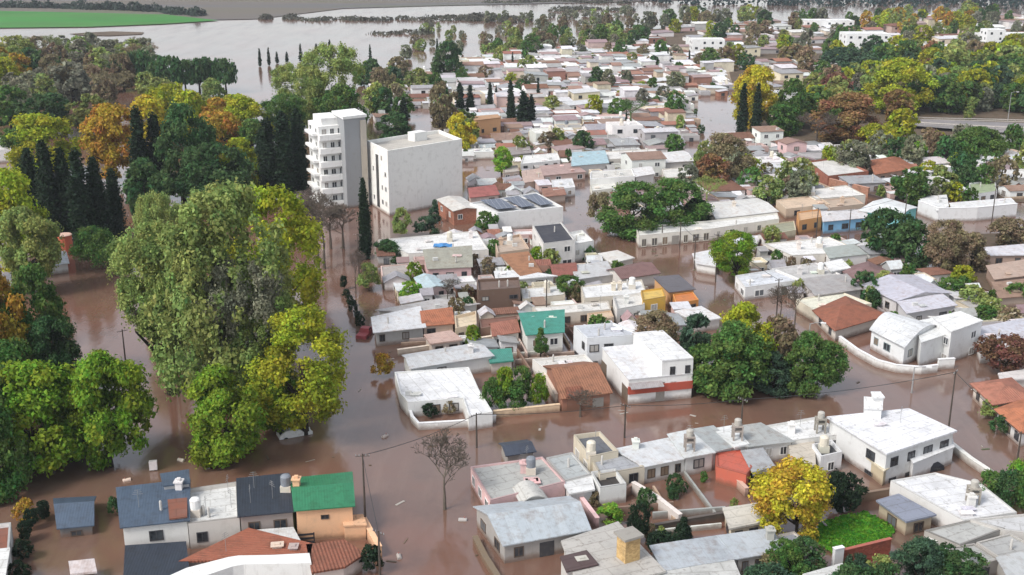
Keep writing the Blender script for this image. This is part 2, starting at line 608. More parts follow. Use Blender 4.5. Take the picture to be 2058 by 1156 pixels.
def house_world(poly, H, roof, rc, wc, label, name='house', cat='house', rise=1.2, win='', group=None, brick=False,
                bits='', over=.3, simple=False, fcol=None, ph=.4, rows=None, z0=-1.0, hh=1.15, wmax=1.35, wallname='wall'):
    """poly: counter-clockwise world corners (front-left, front-right, back-right, back-left for a four-sided house)."""
    poly = [Vector((p.x, p.y, 0)) for p in poly]
    n = len(poly)
    cen = sum(poly, Vector()) / n
    org = cen.copy()
    root = thing(name, org, label, cat, group)
    POLYS.append(poly)
    FOOT.append((cen, max((p - cen).length for p in poly)))
    u = poly[1] - poly[0]
    wb, rb, cpb = MB(u), MB(u), MB(u)
    rm, shape = roof[0], roof[1:]
    zt = [H] * n
    ex = inset(poly, -over)
    up = Vector((0, 0, 1))

    def at(p, z):
        return Vector((p.x, p.y, z))
    if shape == '':                                     # flat roof behind a parapet
        inn = inset(poly, .2)
        for i in range(n):
            j = (i + 1) % n
            wb.wall(poly[i], poly[j], z0, H - .05)
            cpb.face([at(poly[i], H + .03), at(poly[j], H + .03), at(inn[j], H + .03), at(inn[i], H + .03)])
            cpb.wall(poly[i], poly[j], H - .05, H + .03)
            wb.face([at(inn[j], H - ph - .05), at(inn[i], H - ph - .05), at(inn[i], H + .03), at(inn[j], H + .03)])
        rb.slab([at(p, H - ph - .15) for p in inset(poly, .19)], .12, 0)
    elif shape == 'p':                                  # flat slab that overhangs
        for i in range(n):
            wb.wall(poly[i], poly[(i + 1) % n], z0, H)
        rb.slab([at(p, H) for p in ex], .22, .0)
    else:
        a, b, c, d = [at(p, H) for p in ex]
        wa, wbb, wc_, wd = [at(p, H) for p in poly]
        if shape in ('gx', 'gy', 'h', 'v'):
            for i in range(4):
                wb.wall(poly[i], poly[(i + 1) % 4], z0, H)
        if shape == 'gx':
            m1, m2 = (a + d) / 2 + up * rise, (b + c) / 2 + up * rise
            rb.slab([a, b, m2, m1])
            rb.slab([c, d, m1, m2])
            wb.face([wd, wa, (wa + wd) / 2 + up * rise])
            wb.face([wbb, wc_, (wbb + wc_) / 2 + up * rise])
        elif shape == 'gy':
            m1, m2 = (a + b) / 2 + up * rise, (d + c) / 2 + up * rise
            rb.slab([b, c, m2, m1])
            rb.slab([d, a, m1, m2])
            wb.face([wa, wbb, (wa + wbb) / 2 + up * rise])
            wb.face([wc_, wd, (wc_ + wd) / 2 + up * rise])
        elif shape == 'h':
            if (b - a).length >= (d - a).length:
                k = min(.42, .5 * (d - a).length / (b - a).length)
                m1, m2 = (a + d) / 2, (b + c) / 2
                r1, r2 = m1.lerp(m2, k) + up * rise, m2.lerp(m1, k) + up * rise
                for fc in ([a, b, r2, r1], [b, c, r2], [c, d, r1, r2], [d, a, r1]):
                    rb.slab(fc)
            else:
                k = min(.42, .5 * (b - a).length / (d - a).length)
                m1, m2 = (a + b) / 2, (d + c) / 2
                r1, r2 = m1.lerp(m2, k) + up * rise, m2.lerp(m1, k) + up * rise
                for fc in ([a, b, r1], [b, c, r2, r1], [c, d, r2], [d, a, r1, r2]):
                    rb.slab(fc)
        elif shape == 'v':                               # barrel vault running front to back
            k = 10
            pa, pw = [], []
            for i in range(k + 1):
                t = i / k
                z = up * (rise * math.sin(math.pi * t))
                pa.append((a.lerp(b, t) + z, d.lerp(c, t) + z))
                pw.append((wa.lerp(wbb, t) + z, wd.lerp(wc_, t) + z))
            for i in range(k):
                rb.slab([pa[i][0], pa[i + 1][0], pa[i + 1][1], pa[i][1]])
            wb.face([x[0] for x in pw])
            wb.face([x[1] for x in pw], True)
        else:                                            # single slope: sf is low in front, sb behind, sl left, sr right
            hi = {'sf': (0, 0, 1, 1), 'sb': (1, 1, 0, 0), 'sl': (0, 1, 1, 0), 'sr': (1, 0, 0, 1)}[shape]
            zt = [H + rise * k for k in hi]
            for i in range(4):
                j = (i + 1) % 4
                wb.wall(poly[i], poly[j], z0, zt[i], zt[j])
            rb.slab([at(p, zt[i]) for i, p in enumerate(ex)])
    wb.obj(wallname, 'brick' if brick else 'wall', root, wc, org)
    ro = rb.obj('roof', rm, root, rc, org)
    if cpb.f:
        k = RNG.uniform(.45, 1.1)
        cpb.obj('parapet_cap', 'paint', root, tuple(min(.78, v * k) for v in wc), org)
    # openings: letters F R B L (or a, b, c ... by corner order) followed by how many
    fc = fcol or RNG.choice([(.72, .72, .7), (.1, .07, .05), (.05, .05, .055)])
    rows = rows or (2 if H > 3.7 else 1)
    for tok in win.split():
        door = tok.endswith('d')
        tok = tok.rstrip('d')
        i = 'FRBL'.find(tok[0]) if tok[0] in 'FRBL' else ord(tok[0]) - 97
        wall_openings(root, org, poly[i], poly[(i + 1) % n], min(zt[i], zt[(i + 1) % n], H) - (ph if shape == '' else 0), int(tok[1:]), rows, fc, simple, door, wmax, hh=hh)
    if not simple and area2(poly) > 70 and H > 1.6 and shape in ('', 'p', 'sf'):
        for k in range(RNG.randint(1, 3)):
            bits += ' ' + RNG.choice('VVHHAK') + '%02d%02d' % (RNG.randint(12, 88), RNG.randint(15, 85))
    # bits on the roof: T tank, C chimney, A antenna, S solar panels, V vent, each with a spot in percent across and up
    for tok in bits.split():
        fx, fy = int(tok[1:3]) / 100, int(tok[3:5]) / 100
        q = poly[0].lerp(poly[1], fx).lerp(poly[3 % n].lerp(poly[2], fx), fy) if n == 4 else poly[0].lerp(poly[2], fx)
        zr = H - ph if shape == '' else H + rise * .5
        if shape == 'p':
            zr = H + .2
        if tok[0] == 'T':
            st = MB()
            st.box(at(q, zr - .1), 1.1, 1.1, .9)
            s = st.obj('tank_stand', 'wall', root, vary((.6, .55, .48)), org)
            place('water_tank', TANK, 'paint', s, org, at(q, zr + .8), (.55, .55, 1.0), RNG.choice([(.75, .75, .73), (.65, .6, .5), (.2, .22, .25)]))
        elif tok[0] == 'W':
            st = MB()
            for sx in (-.5, .5):
                for sy in (-.5, .5):
                    st.box(at(q + Vector((sx, sy, 0)), zr - .1), .18, .18, 1.8)
            st.box(at(q, zr + 1.1), 1.2, 1.2, .15)
            st.box(at(q, zr + 1.703), 1.2, 1.2, .12)
            s = st.obj('tank_tower', 'wall', root, vary((.3, .27, .24)), org)
            place('water_tank', TANK, 'paint', s, org, at(q, zr + 1.82), (.42, .42, .7), (.42, .4, .36))
        elif tok[0] == 'C':
            place('chimney', CHIM, 'wall', root, org, at(q, zr - .2), (1, 1, 1.3), vary(wc))
        elif tok[0] == 'A':
            place('antenna', ANT, 'paint', root, org, at(q, zr - .1), (.6, .6, .75), (.25, .25, .25), RNG.uniform(0, 3))
        elif tok[0] == 'H':
            place('roof_hatch', CHIM, 'wall', root, org, at(q, zr - .25), (RNG.uniform(1, 1.8), RNG.uniform(.8, 1.3), .5), vary(wc, .2), RNG.uniform(0, .4))
        elif tok[0] == 'K':
            place('air_conditioner', WIN_PLAIN, 'paint', root, org, at(q, zr), (.9, 5, .6), (.6, .6, .58), RNG.uniform(0, .5))
        elif tok[0] == 'V':
            place('vent_pipe', TANK, 'paint', root, org, at(q, zr - .1), (.14, .14, 1.), (.5, .48, .45))
    return root, org, poly


def HM(h):
    """Height left above the flood for a building height."""
    return h if h <= 1.9 else max(1.7, h * .7)


def house(px, H, roof, rc, wc, label, **kw):
    """px: roof corners in photo pixels: back-left, back-right, front-right, front-left (or any outline, clockwise in the picture)."""
    H = HM(H)
    pts = [P(x, y, H) for x, y in px]
    if len(pts) == 4:
        poly = [pts[3], pts[2], pts[1], pts[0]]
    else:
        poly = pts
        if area2(poly) < 0:
            poly = poly[::-1]
    return house_world(poly, H, roof, rc, wc, label, **kw)


def annex(root, org, px, H, roof, rc, wc, nm='annex', rise=.8, z0=-1.0, rm=None):
    """A lower or higher wing of a house: a part with its own roof as a sub-part."""
    H = HM(H)
    pts = [P(x, y, H) for x, y in px]
    poly = [Vector((p.x, p.y, 0)) for p in (pts[::-1] if len(pts) == 4 else (pts if area2(pts) > 0 else pts[::-1]))]
    POLYS.append(poly)
    wb, rb = MB(poly[1] - poly[0]), MB(poly[1] - poly[0])
    wb.prism(poly, z0, H)
    ex = [Vector((p.x, p.y, H)) for p in inset(poly, -.12)]
    if roof[1:] == 'gx':
        a, b, c, d = ex
        m1, m2 = (a + d) / 2 + Vector((0, 0, rise)), (b + c) / 2 + Vector((0, 0, rise))
        rb.slab([a, b, m2, m1])
        rb.slab([c, d, m1, m2])
    else:
        rb.slab(ex, .16, .005)
    w = wb.obj(nm, 'wall', root, wc, org)
    rb.obj('roof', roof[0], w, rc, org)
    return w, poly


# ---------------------------------------------------------------- trees
def leaves_mesh(name, pos, nrm, size, tint, hue, rng):
    """One diamond leaf cluster per point."""
    n = len(pos)
    nrm = nrm / np.linalg.norm(nrm, axis=1, keepdims=True)
    r = rng.normal(size=(n, 3))
    t = np.cross(nrm, r)
    t /= np.linalg.norm(t, axis=1, keepdims=True) + 1e-9
    b = np.cross(nrm, t)
    s = (size * rng.uniform(.5, 1.6, n))[:, None]
    dro = nrm * s * .18
    v = np.empty((n, 4, 3))
    v[:, 0] = pos - t * s * .55 - dro
    v[:, 1] = pos - b * s * .36
    v[:, 2] = pos + t * s * .55 - dro
    v[:, 3] = pos + b * s * .36
    me = bpy.data.meshes.new(name)
    me.vertices.add(n * 4)
    me.vertices.foreach_set('co', v.astype(np.float32).ravel())
    me.loops.add(n * 4)
    me.loops.foreach_set('vertex_index', np.arange(n * 4, dtype=np.int32))
    me.polygons.add(n)
    me.polygons.foreach_set('loop_start', np.arange(0, n * 4, 4, dtype=np.int32))
    for k, a in (('tint', tint), ('hue', hue)):
        at = me.attributes.new(k, 'FLOAT', 'FACE')
        at.data.foreach_set('value', a.astype(np.float32))
    me.update(calc_edges=True)
    me.materials.append(M['leaf'])
    return me


PROFILE = {  # (height in crown radii, radius at t, clump size, clump count, clump reach)
    'round': (1.75, lambda t: max(.05, 1 - abs(2.0 * (t - .46)) ** 2.6) ** .5, (.1, .26), 84, .86),
    'wide': (1.25, lambda t: max(.05, 1 - abs(2.0 * (t - .42)) ** 2.8) ** .5, (.09, .23), 84, .86),
    'tall': (2.5, lambda t: max(.05, 1 - abs(1.95 * (t - .45)) ** 2.2) ** .5, (.1, .28), 95, .86),
    'gum': (1.9, lambda t: max(.05, 1 - abs(1.95 * (t - .48)) ** 2.6) ** .5, (.06, .18), 170, .92),
    'cypress': (7.5, lambda t: max(.02, min(1, 2.6 * t + .6)) * (1 - t) ** .36, (.35, .7), 110, .35),
    'cone': (2.6, lambda t: (1 - t) ** .75 * min(1, 4 * t + .5), (.15, .32), 90, .75),
    'pine': (.75, lambda t: max(.1, 1 - abs(1.9 * (t - .4)) ** 2.) ** .5, (.18, .34), 40, .8),
    'shrub': (1.2, lambda t: max(.05, 1 - abs(1.3 * (t - .2)) ** 2.2) ** .5, (.13, .32), 44, .8),
}


def crown_mesh(kind, n, leaf, seed):
    rng = np.random.default_rng(seed)
    Hc, Rt, (l0, l1), K, reach = PROFILE[kind]
    # a few big limbs make the outline uneven; clumps gather round them
    limbs = [(rng.uniform(0, 2 * math.pi), rng.uniform(.2, .95), rng.uniform(.55, 1.2)) for _ in range(11)]
    cs, rs = [], []
    for i in range(K):
        t = rng.uniform(.02, .98)
        a = rng.uniform(0, 2 * math.pi)
        g = .86
        for la, lt, lg in limbs:
            w = math.exp(-((1 - math.cos(a - la)) * 2.2 + ((t - lt) * 2.6) ** 2))
            g += (lg - .86) * w
        rad = Rt(t) * (g if kind != 'cypress' else .95)
        lr = rng.uniform(l0, l1) * (rad if kind == 'cypress' else (.6 + .4 * rad))
        d = max(0, rad - lr * .6) * (rng.uniform(.12, 1) ** .4 if kind != 'cypress' else .6 * rng.uniform(.3, 1))
        z = min(max(t * Hc, lr * .5), Hc - lr * .7)
        cs.append((math.cos(a) * d, math.sin(a) * d, z))
        rs.append(lr)
    cs, rs = np.array(cs), np.array(rs)
    w = rs ** 2
    pick = rng.choice(K, n, p=w / w.sum())
    mid = np.array([0, 0, Hc * .42])
    dirs = rng.normal(size=(n, 3))
    dirs /= np.linalg.norm(dirs, axis=1, keepdims=True)
    out = cs[pick] - mid
    if kind == 'cypress':
        out[:, 2] *= .1
    out /= np.linalg.norm(out, axis=1, keepdims=True) + 1e-6
    out[:, 2] += .3
    flip = (dirs * out).sum(1) < -.35
    dirs[flip] *= -1
    far = rng.random(n) < .2
    rad = rs[pick] * np.where(far, rng.uniform(1.0, 1.6, n), rng.uniform(.45, 1.1, n))
    pos = cs[pick] + dirs * rad[:, None] * np.array([1, 1, .85 if kind != 'cypress' else 2.6])
    if kind == 'gum':                                   # hanging sprays
        pos[:, 2] -= rng.exponential(.05, n)
    pos[:, 2] = np.clip(pos[:, 2], .0, Hc * 1.02)
    nrm = dirs * .8 + rng.normal(size=(n, 3)) * .55 + np.array([0, 0, .35])
    lt = rng.uniform(-.25, .25, K)
    lh = rng.uniform(-.9, .9, K)
    tint = np.clip(lt[pick] + rng.normal(size=n) * .2, -.6, .8)
    hue = lh[pick] + rng.normal(size=n) * .5
    return leaves_mesh('crown', pos, nrm, leaf, tint, hue, rng)


CROWNS = {}
LOD = {'A': (19000, .06), 'B': (6500, .105), 'C': (2000, .165), 'D': (600, .26)}


def crown(kind, lod, var):
    k = (kind, lod, var)
    if k not in CROWNS:
        n, s = LOD[lod]
        if kind == 'gum':
            n, s = int(n * 1.8), s * .66
        if kind == 'cypress':
            n, s = int(n * 1.1), s * 1.9
        if kind in ('pine', 'shrub'):
            n = n // 2
        CROWNS[k] = crown_mesh(kind, n, s, hash((kind, 'ABCD'.index(lod), var)) % 9973 if False else sum(map(ord, kind)) * 31 + 'ABCD'.index(lod) * 7 + var)
    return CROWNS[k]


def trunk_mesh(seed, limbs=6, r=.075):
    """A tapered trunk with limbs, one unit tall, limbs reaching out to one unit."""
    rng = random.Random(seed)
    b = MB()
    lean = rng.uniform(-.12, .12), rng.uniform(-.12, .12)
    pts = [Vector((lean[0] * t * t, lean[1] * t * t, t)) for t in (-.12, 0, .2, .45, .7, .95)]
    b.tube(pts, [r * 1.5, r * 1.25, r, r * .8, r * .5, r * .2], 8)
    for k in range(limbs):
        a = k * 2.4 + rng.uniform(-.4, .4)
        t = rng.uniform(.3, .65)
        s = Vector((lean[0] * t * t, lean[1] * t * t, t))
        e = Vector((math.cos(a) * rng.uniform(.4, .75), math.sin(a) * rng.uniform(.4, .75), t + rng.uniform(.18, .35)))
        m = s.lerp(e, .5) + Vector((0, 0, -.04))
        b.tube([s, m, e], [r * .5, r * .33, r * .12], 5)
    return b.mesh('trunk')


TRUNKS = [trunk_mesh(s) for s in range(4)]


def branch_mesh(seed, depth=6, up=.75, spread=.72):
    """Leafless branching skeleton about one unit tall."""
    rng = random.Random(seed)
    b = MB()

    def grow(p, d, ln, r, k):
        q = p + d * ln * .5 + Vector((rng.uniform(-.1, .1), rng.uniform(-.1, .1), .02)) * ln
        e = p + d * ln
        b.tube([p, q, e], [r, r * .82, r * .62], 5 if k > 4 else 3, k > 5)
        if k == 0:
            return
        for i in range(3):
            a = rng.uniform(0, 6.28)
            nd = (d * up + Vector((math.cos(a), math.sin(a), rng.uniform(-.15, .5))) * spread * rng.uniform(.6, 1.1)).normalized()
            grow(e, nd, ln * rng.uniform(.62, .82), max(.0026, r * .62), k - 1)
        if k > 1:
            a = rng.uniform(0, 6.28)
            nd = (d * .4 + Vector((math.cos(a), math.sin(a), .3))).normalized()
            grow(q, nd, ln * .6, max(.0026, r * .45), k - 2)
    b.tube([(0, 0, -.1), (0, 0, .06), (0, 0, .16)], [.024, .018, .016], 8)
    grow(Vector((0, 0, .155)), Vector((0, 0, 1)), .2, .015, depth - 1)
    return b


BARE = {}
TRUNK_COL = {'grey': (.13, .11, .09), 'dark': (.035, .028, .022), 'pale': (.42, .38, .3)}
TREE_AT = []


def tree_world(base, h, r, kind, lod, col, label, name='tree', cat='tree', group=None, cb=.22, trunk='dark', rng=RNG, lean=0.):
    root = thing(name, base, label, cat, group)
    TREE_AT.append((base.x, base.y, r))
    rz = rng.uniform(0, 6.28)
    if kind == 'bare':
        key = rng.randrange(3)
        if key not in BARE:
            sk = branch_mesh(key + 11, 7)
            hh = max(p.z for p in sk.v)
            rr = sorted(math.hypot(p.x, p.y) for p in sk.v)[int(len(sk.v) * .95)]
            BARE[key] = (sk.mesh('branches'), hh, rr)
        me, hh, rr = BARE[key]
        o = link('branches', me, 'bark', root, col)
        o.scale = (r / rr, r / rr, h / hh)
        o.rotation_euler = (0, 0, rz)
        return root
    Hc = PROFILE[kind][0]
    o = link('crown', crown(kind, lod, rng.randrange(3)), 'leaf', root, col)
    z0 = h * cb
    o.location = (lean, 0, z0)
    o.scale = (r, r, (h - z0) / Hc)
    o.rotation_euler = (0, 0, rz)
    if kind != 'shrub':
        t = link('trunk', rng.choice(TRUNKS), 'bark', root, TRUNK_COL[trunk])
        k = (z0 + (h - z0) * .55)
        t.scale = (r * .95, r * .95, k * 1.15) if kind == 'gum' and trunk == 'pale' else (min(r, k * .55), min(r, k * .55), k)
        t.rotation_euler = (0, 0, rz)
    return root


LEAF = {'g': (0.19, 0.302, 0.029), 'yg': (0.358, 0.403, 0.034), 'y': (0.55, 0.45, 0.045), 'oy': (0.44, 0.29, 0.045), 'o': (0.28, 0.17, 0.075), 'r': (0.22, 0.12, 0.075), 'd': (0.062, 0.13, 0.045), 'dd': (0.022, 0.045, 0.022), 'ol': (0.27, 0.335, 0.1), 'gg': (0.23, 0.24, 0.16), 'br': (0.261, 0.212, 0.123), 'b': (0.1, 0.19, 0.045), 'bg': (0.065, 0.125, 0.07), 'lg': (0.212, 0.408, 0.049), 'bare': (0.14, 0.115, 0.095)}
KINDS = {'yg': 'yellow green', 'g': 'green', 'y': 'golden yellow', 'oy': 'amber', 'o': 'orange brown', 'r': 'rust red', 'd': 'dark green',
         'dd': 'blackish green', 'ol': 'olive', 'gg': 'grey green', 'br': 'dull brown', 'b': 'mid green', 'bg': 'bluish green', 'lg': 'bright green', 'bare': 'leafless brown'}


def tree(bx, by, ytop, w, kind, col, label, **kw):
    """bx, by: foot in photo pixels; ytop: row of the top; w: crown width in pixels there."""
    b = P(bx, by)
    h = height_at(b, ytop)
    dep = project(b)[2]
    r = w / 2 / F_PX * dep * (1.14 if kind in ('round', 'gum', 'tall', 'wide') else 1.)
    kw.setdefault('lod', 'A' if w > 90 else ('B' if w > 40 else ('C' if w > 18 else 'D')))
    return tree_world(b, h, r, kind, kw.pop('lod'), vary(LEAF[col], .06), label, **kw)


def leaf_mass(name, label, cat, spots, n_each, leaf, col, kind='stuff'):
    """One object for growth nobody could count: leafy mounds at (point, radius, height)."""
    rng = np.random.default_rng(len(name) + len(spots))
    pos, nrm, tint, hue = [], [], [], []
    for p, r, h in spots:
        d = rng.normal(size=(n_each, 3))
        d /= np.linalg.norm(d, axis=1, keepdims=True)
        d[:, 2] = np.abs(d[:, 2])
        q = d * rng.uniform(.65, 1.1, n_each)[:, None] * np.array([r, r, h]) + np.array([p.x, p.y, p.z])
        pos.append(q)
        nrm.append(d + rng.normal(size=d.shape) * .4)
        t0 = rng.uniform(-.3, .3)
        tint.append(np.clip(t0 + rng.normal(size=n_each) * .15, -.6, .6))
        hue.append(np.full(n_each, rng.uniform(-1, 1)))
    me = leaves_mesh(name, np.concatenate(pos), np.concatenate(nrm), leaf, np.concatenate(tint), np.concatenate(hue), rng)
    o = link(name, me, None, None, col)
    return tag(o, label, cat, None, kind)


def along(px, step):
    """World points along a photo polyline lying on the water, every `step` metres."""
    w = [P(x, y) for x, y in px]
    out = []
    for a, b in zip(w, w[1:]):
        k = max(1, int((b - a).length / step))
        out += [a.lerp(b, i / k) for i in range(k)]
    return out + [w[-1]]


# ---------------------------------------------------------------- poles, walls, vehicles
def sheet(name, px, z, m, label=None, cat=None, kind='structure'):
    b = MB()
    pts = [P(x, y, z) for x, y in px]
    if area2(pts) < 0:
        pts.reverse()
    b.face(pts)
    o = b.obj(name, m)
    return tag(o, label, cat, None, kind)


def pole(bx, by, ytop, label, arms=1, name='utility_pole', col=(.07, .055, .045), lamp=False, group='utility poles standing in the flooded streets'):
    b = P(bx, by)
    h = height_at(b, ytop)
    root = thing(name, b, label, 'street lamp' if lamp else 'pole', group)
    m = MB()
    m.tube([(0, 0, -1.5), (0, 0, h * .5), (0, 0, h)], [.13, .11, .08], 8)
    m.obj('shaft', 'paint', root, col)
    rz = RNG.uniform(0, 3.1)
    for k in range(arms):
        a = MB()
        a.box((0, 0, h - .3 - .6 * k), 1.5, .07, .07, rz)
        o = a.obj('crossarm', 'paint', root, col)
        ins = MB()
        for s in (-.7, -.35, .35, .7):
            ins.tube([(s * math.cos(rz), s * math.sin(rz), h - .25 - .7 * k), (s * math.cos(rz), s * math.sin(rz), h - .05 - .7 * k)], [.05, .03], 5)
        ins.obj('insulators', 'paint', o, (.3, .3, .3))
    if lamp:
        a = MB()
        a.tube([(0, 0, h - .1), (.9, -.3, h + .25), (1.5, -.5, h + .25)], [.06, .05, .05], 6)
        o = a.obj('lamp_arm', 'paint', root, col)
        a = MB()
        a.box((1.75, -.58, h + .16), .75, .3, .16, -.3)
        a.obj('lamp_head', 'paint', o, (.75, .75, .75))
    return root


def garden_wall(px, h, col, label, brick=False, t=.22, name='garden_wall', cap=True, z0=-1.0):
    pts = [P(x, y) for x, y in px]
    c = sum(pts, Vector()) / len(pts)
    root = thing(name, Vector((c.x, c.y, 0)), label, 'wall')
    b, cp = MB(), MB()
    n = len(pts)
    offs = []
    for i in range(n):
        d = (pts[min(i + 1, n - 1)] - pts[max(i - 1, 0)]).normalized()
        nn = Vector((-d.y, d.x, 0)) * (t / 2)
        offs.append((pts[i] + nn, pts[i] - nn))
    poly = [o[1] for o in offs] + [o[0] for o in reversed(offs)]
    b.prism(poly, z0, h)
    b.obj('wall_body', 'brick' if brick else 'wall', root, col, c)
    if cap:
        cp.prism(inset(poly, -.05), h + .003, h + .085, True)
        cp.obj('coping', 'paint', root, tuple(min(.8, v * 1.15) for v in col), c)
    return root


def slat_fence(px, h, col, label, name='fence', step=2.4):
    pts = [P(x, y) for x, y in px]
    c = sum(pts, Vector()) / len(pts)
    root = thing(name, Vector((c.x, c.y, 0)), label, 'fence')
    rails = MB()
    for a, b in zip(pts, pts[1:]):
        d = b - a
        rz = math.atan2(d.y, d.x)
        for z in (.15, .5, .85):
            rails.box((*((a + b) / 2).xy, z * h), d.length, .05, h * .17, rz)
    rails.obj('rails', 'paint', root, col, c)
    for p in along(px, step):
        m = MB()
        m.box((p.x, p.y, -1.0), .12, .12, 1.0 + h * 1.05)
        m.obj('post', 'paint', root, tuple(v * .8 for v in col), c)
    return root


def car(bx, by, rz, col, label, sink=.55, length=4.2, pickup=False, name='car'):
    p = P(bx, by)
    root = thing(name, Vector((p.x, p.y, -sink)), label, 'pickup' if pickup else 'car')
    root.rotation_euler = (0, 0, rz)
    s = length / 4.2
    prof = [(-2.1, .35), (2.1, .35), (2.1, .75), (1.95, .88), (1.0, .95), (.35, 1.42), (-1.3, 1.44), (-1.95, 1.0), (-2.1, .8)]
    if pickup:
        prof = [(-2.2, .4), (2.2, .4), (2.2, .95), (1.1, 1.02), (.6, 1.6), (-.5, 1.62), (-.6, 1.0), (-2.2, 1.0)]
    m = MB()
    w = .85

    def ring(k, z0=.0):
        return [Vector((x * s, k * (w - max(0, z - .95) * .25), z)) for x, z in prof]
    a, b = ring(1), ring(-1)
    m.face(a)
    m.face(b, True)
    for i in range(len(prof)):
        j = (i + 1) % len(prof)
        m.face([b[i], b[j], a[j], a[i]])
    bo = m.obj('body', 'paint', root, col)
    bo.data.shade_smooth() if False else None
    g = MB()
    x0, x1, zt = (-.45, .55, 1.55) if pickup else (-1.5, .45, 1.38)
    for k in (1, -1):
        yy = k * (w - .05)
        q = [Vector((x0 * s, yy, 1.02)), Vector((x1 * s * 1.35, yy, 1.02)), Vector((x1 * s * .9, yy * .9, zt)), Vector((x0 * s * .95, yy * .9, zt))]
        g.face(q if k < 0 else q[::-1])
    xa, xb = ((1.08, .64) if pickup else (.98, .42))
    f = [Vector((xa * s + .03, -.7, 1.0)), Vector((xa * s + .03, .7, 1.0)), Vector((xb * s + .05, .62, zt)), Vector((xb * s + .05, -.62, zt))]
    g.face(f)
    if not pickup:
        g.face([Vector((-1.97 * s, .68, 1.03)), Vector((-1.97 * s, -.68, 1.03)), Vector((-1.4 * s, -.62, 1.4)), Vector((-1.4 * s, .62, 1.4))])
    g.obj('window', 'glass', root, (.015, .018, .022))
    for x in (-1.3, 1.3):
        for k in (1, -1):
            t = MB()
            t.tube([(x * s, k * .72, .33), (x * s, k * .9, .33)], [.33, .33], 14)
            t.obj('wheel', 'paint', root, (.02, .02, .02))
    for k in (1, -1):
        t = MB()
        t.box((2.1 * s, k * .6, .68), .06, .32, .14)
        t.obj('headlight', 'paint', root, (.75, .75, .7))
    return root


# ================================================================ THE SETTING
def big_sheet(name, z, m, y1=9000, x=6000):
    b = MB()
    b.face([(-x, -300, z), (x, -300, z), (x, y1, z), (-x, y1, z)])
    return tag(b.obj(name, m), kind='structure')


big_sheet('ground', -1.6, 'soil', 30000, 15000)
big_sheet('flood_water', 0.0, 'water', 8000)
sheet('distant_fields', [(-600, 24), (330, 30), (430, 40), (520, 38), (600, 28), (690, 17), (860, 12), (1100, 7), (1240, 4), (1700, -8), (1900, -112), (-900, -112)], .3, 'field')
sheet('crop_field', [(-400, 60), (-400, 20), (0, 22), (330, 29), (440, 41), (330, 48), (180, 54)], .42, 'crop')
sheet('mud_islet', [(138, 68), (185, 65), (225, 63), (290, 65), (285, 69), (220, 72), (165, 71)], .25, 'soil')
sheet('park_ground', [(1465, 140), (1700, 112), (2300, 105), (2500, 330), (1900, 318), (1780, 300), (1620, 300), (1500, 270)], .2, 'soil')
sheet('suburb_ground', [(1290, 60), (1600, 42), (2500, 34), (2500, 122), (1700, 122), (1400, 120)], .2, 'soil')
sheet('town_ground', [(1560, 300), (1760, 315), (2400, 325), (2500, 420), (1850, 400), (1620, 380)], .12, 'soil')
sheet('back_yards', [(1960, 470), (2300, 460), (2400, 620), (2050, 610), (1880, 540)], .12, 'soil')
sheet('lawn', [(1655, 1052), (1738, 1030), (1795, 1062), (1778, 1092), (1668, 1106), (1640, 1085)], .22, 'lawn')
sheet('causeway', [(1790, 236), (1855, 240), (2300, 256), (2300, 274), (2000, 266), (1800, 250)], 1.2, 'road')
sheet('asphalt_road', [(1985, 265), (2300, 276), (2300, 300), (1975, 283)], .5, 'road')

WH, CR, GY, LG = (.78, .77, .74), (.66, .58, .43), (.36, .36, .35), (.5, .51, .52)
SB, NV, TL, GR = (.07, .1, .145), (.028, .036, .052), (.05, .25, .19), (.03, .19, .09)
PE, TC, RU, PK = (.70, .42, .25), (.33, .115, .07), (.22, .085, .055), (.68, .46, .45)
TN, BK, BL, MV = (.55, .33, .19), (.38, .17, .115), (.2, .42, .62), (.2, .12, .115)
DG, BG, LM, ST = (.12, .12, .12), (.55, .47, .38), (.58, .57, .62), (.3, .25, .2)

# ================================================================ FOREGROUND, LEFT OF THE STREET
house([(113, 1006), (188, 1002), (184, 1056), (120, 1062)], 1.1, 'mgx', SB, (.2, .2, .2), 'small slate blue gabled shed standing alone in the flooded yard', name='shed', cat='shed', rise=1.1, win='F1')
r, o, pl = house([(240, 992), (378, 976), (376, 1046), (247, 1060)], 4.6, 'msf', SB, (.66, .65, .62), 'white house under a wide slate blue sheet roof with a lower black wing in front', rise=.5, win='F3 L1', bits='C8880 V6030')
annex(r, o, [(254, 1100), (372, 1092), (380, 1165), (250, 1172)], 2.0, 'm', NV, (.2, .2, .2), 'front_wing')
annex(r, o, [(324, 955), (378, 947), (380, 972), (330, 978)], 5.9, 'm', SB, (.4, .4, .4), 'stair_tower')
annex(r, o, [(338, 992), (374, 988), (374, 1040), (343, 1044)], 4.95, 'f', RU, (.5, .45, .4), 'roof_terrace')
house([(380, 982), (477, 968), (481, 1040), (378, 1052)], 4.3, 'f', (.62, .62, .6), (.55, .52, .48), 'house with a white flat roof between the blue roof and the navy roof', win='F2', bits='T1530 A8080 V3028 V4020')
house([(481, 972), (577, 962), (588, 1028), (483, 1038)], 4.5, 'msf', NV, (.3, .26, .24), 'brownish house under a navy sheet roof beside the green roof', rise=.4, win='F2 L1', bits='T9455 A3070')
r, o, pl = house([(588, 965), (703, 953), (708, 1017), (596, 1026)], 5.2, 'mgx', GR, PE, 'peach walled house under a bright green sheet roof at the street corner', rise=.7, win='F1', hh=.5, wmax=1., bits='C0560')
annex(r, o, [(690, 1040), (728, 1037), (735, 1056), (692, 1058)], 2.2, 'f', PE, PE, 'side_wing')
wl_, hl = MB(), P(585, 1066)
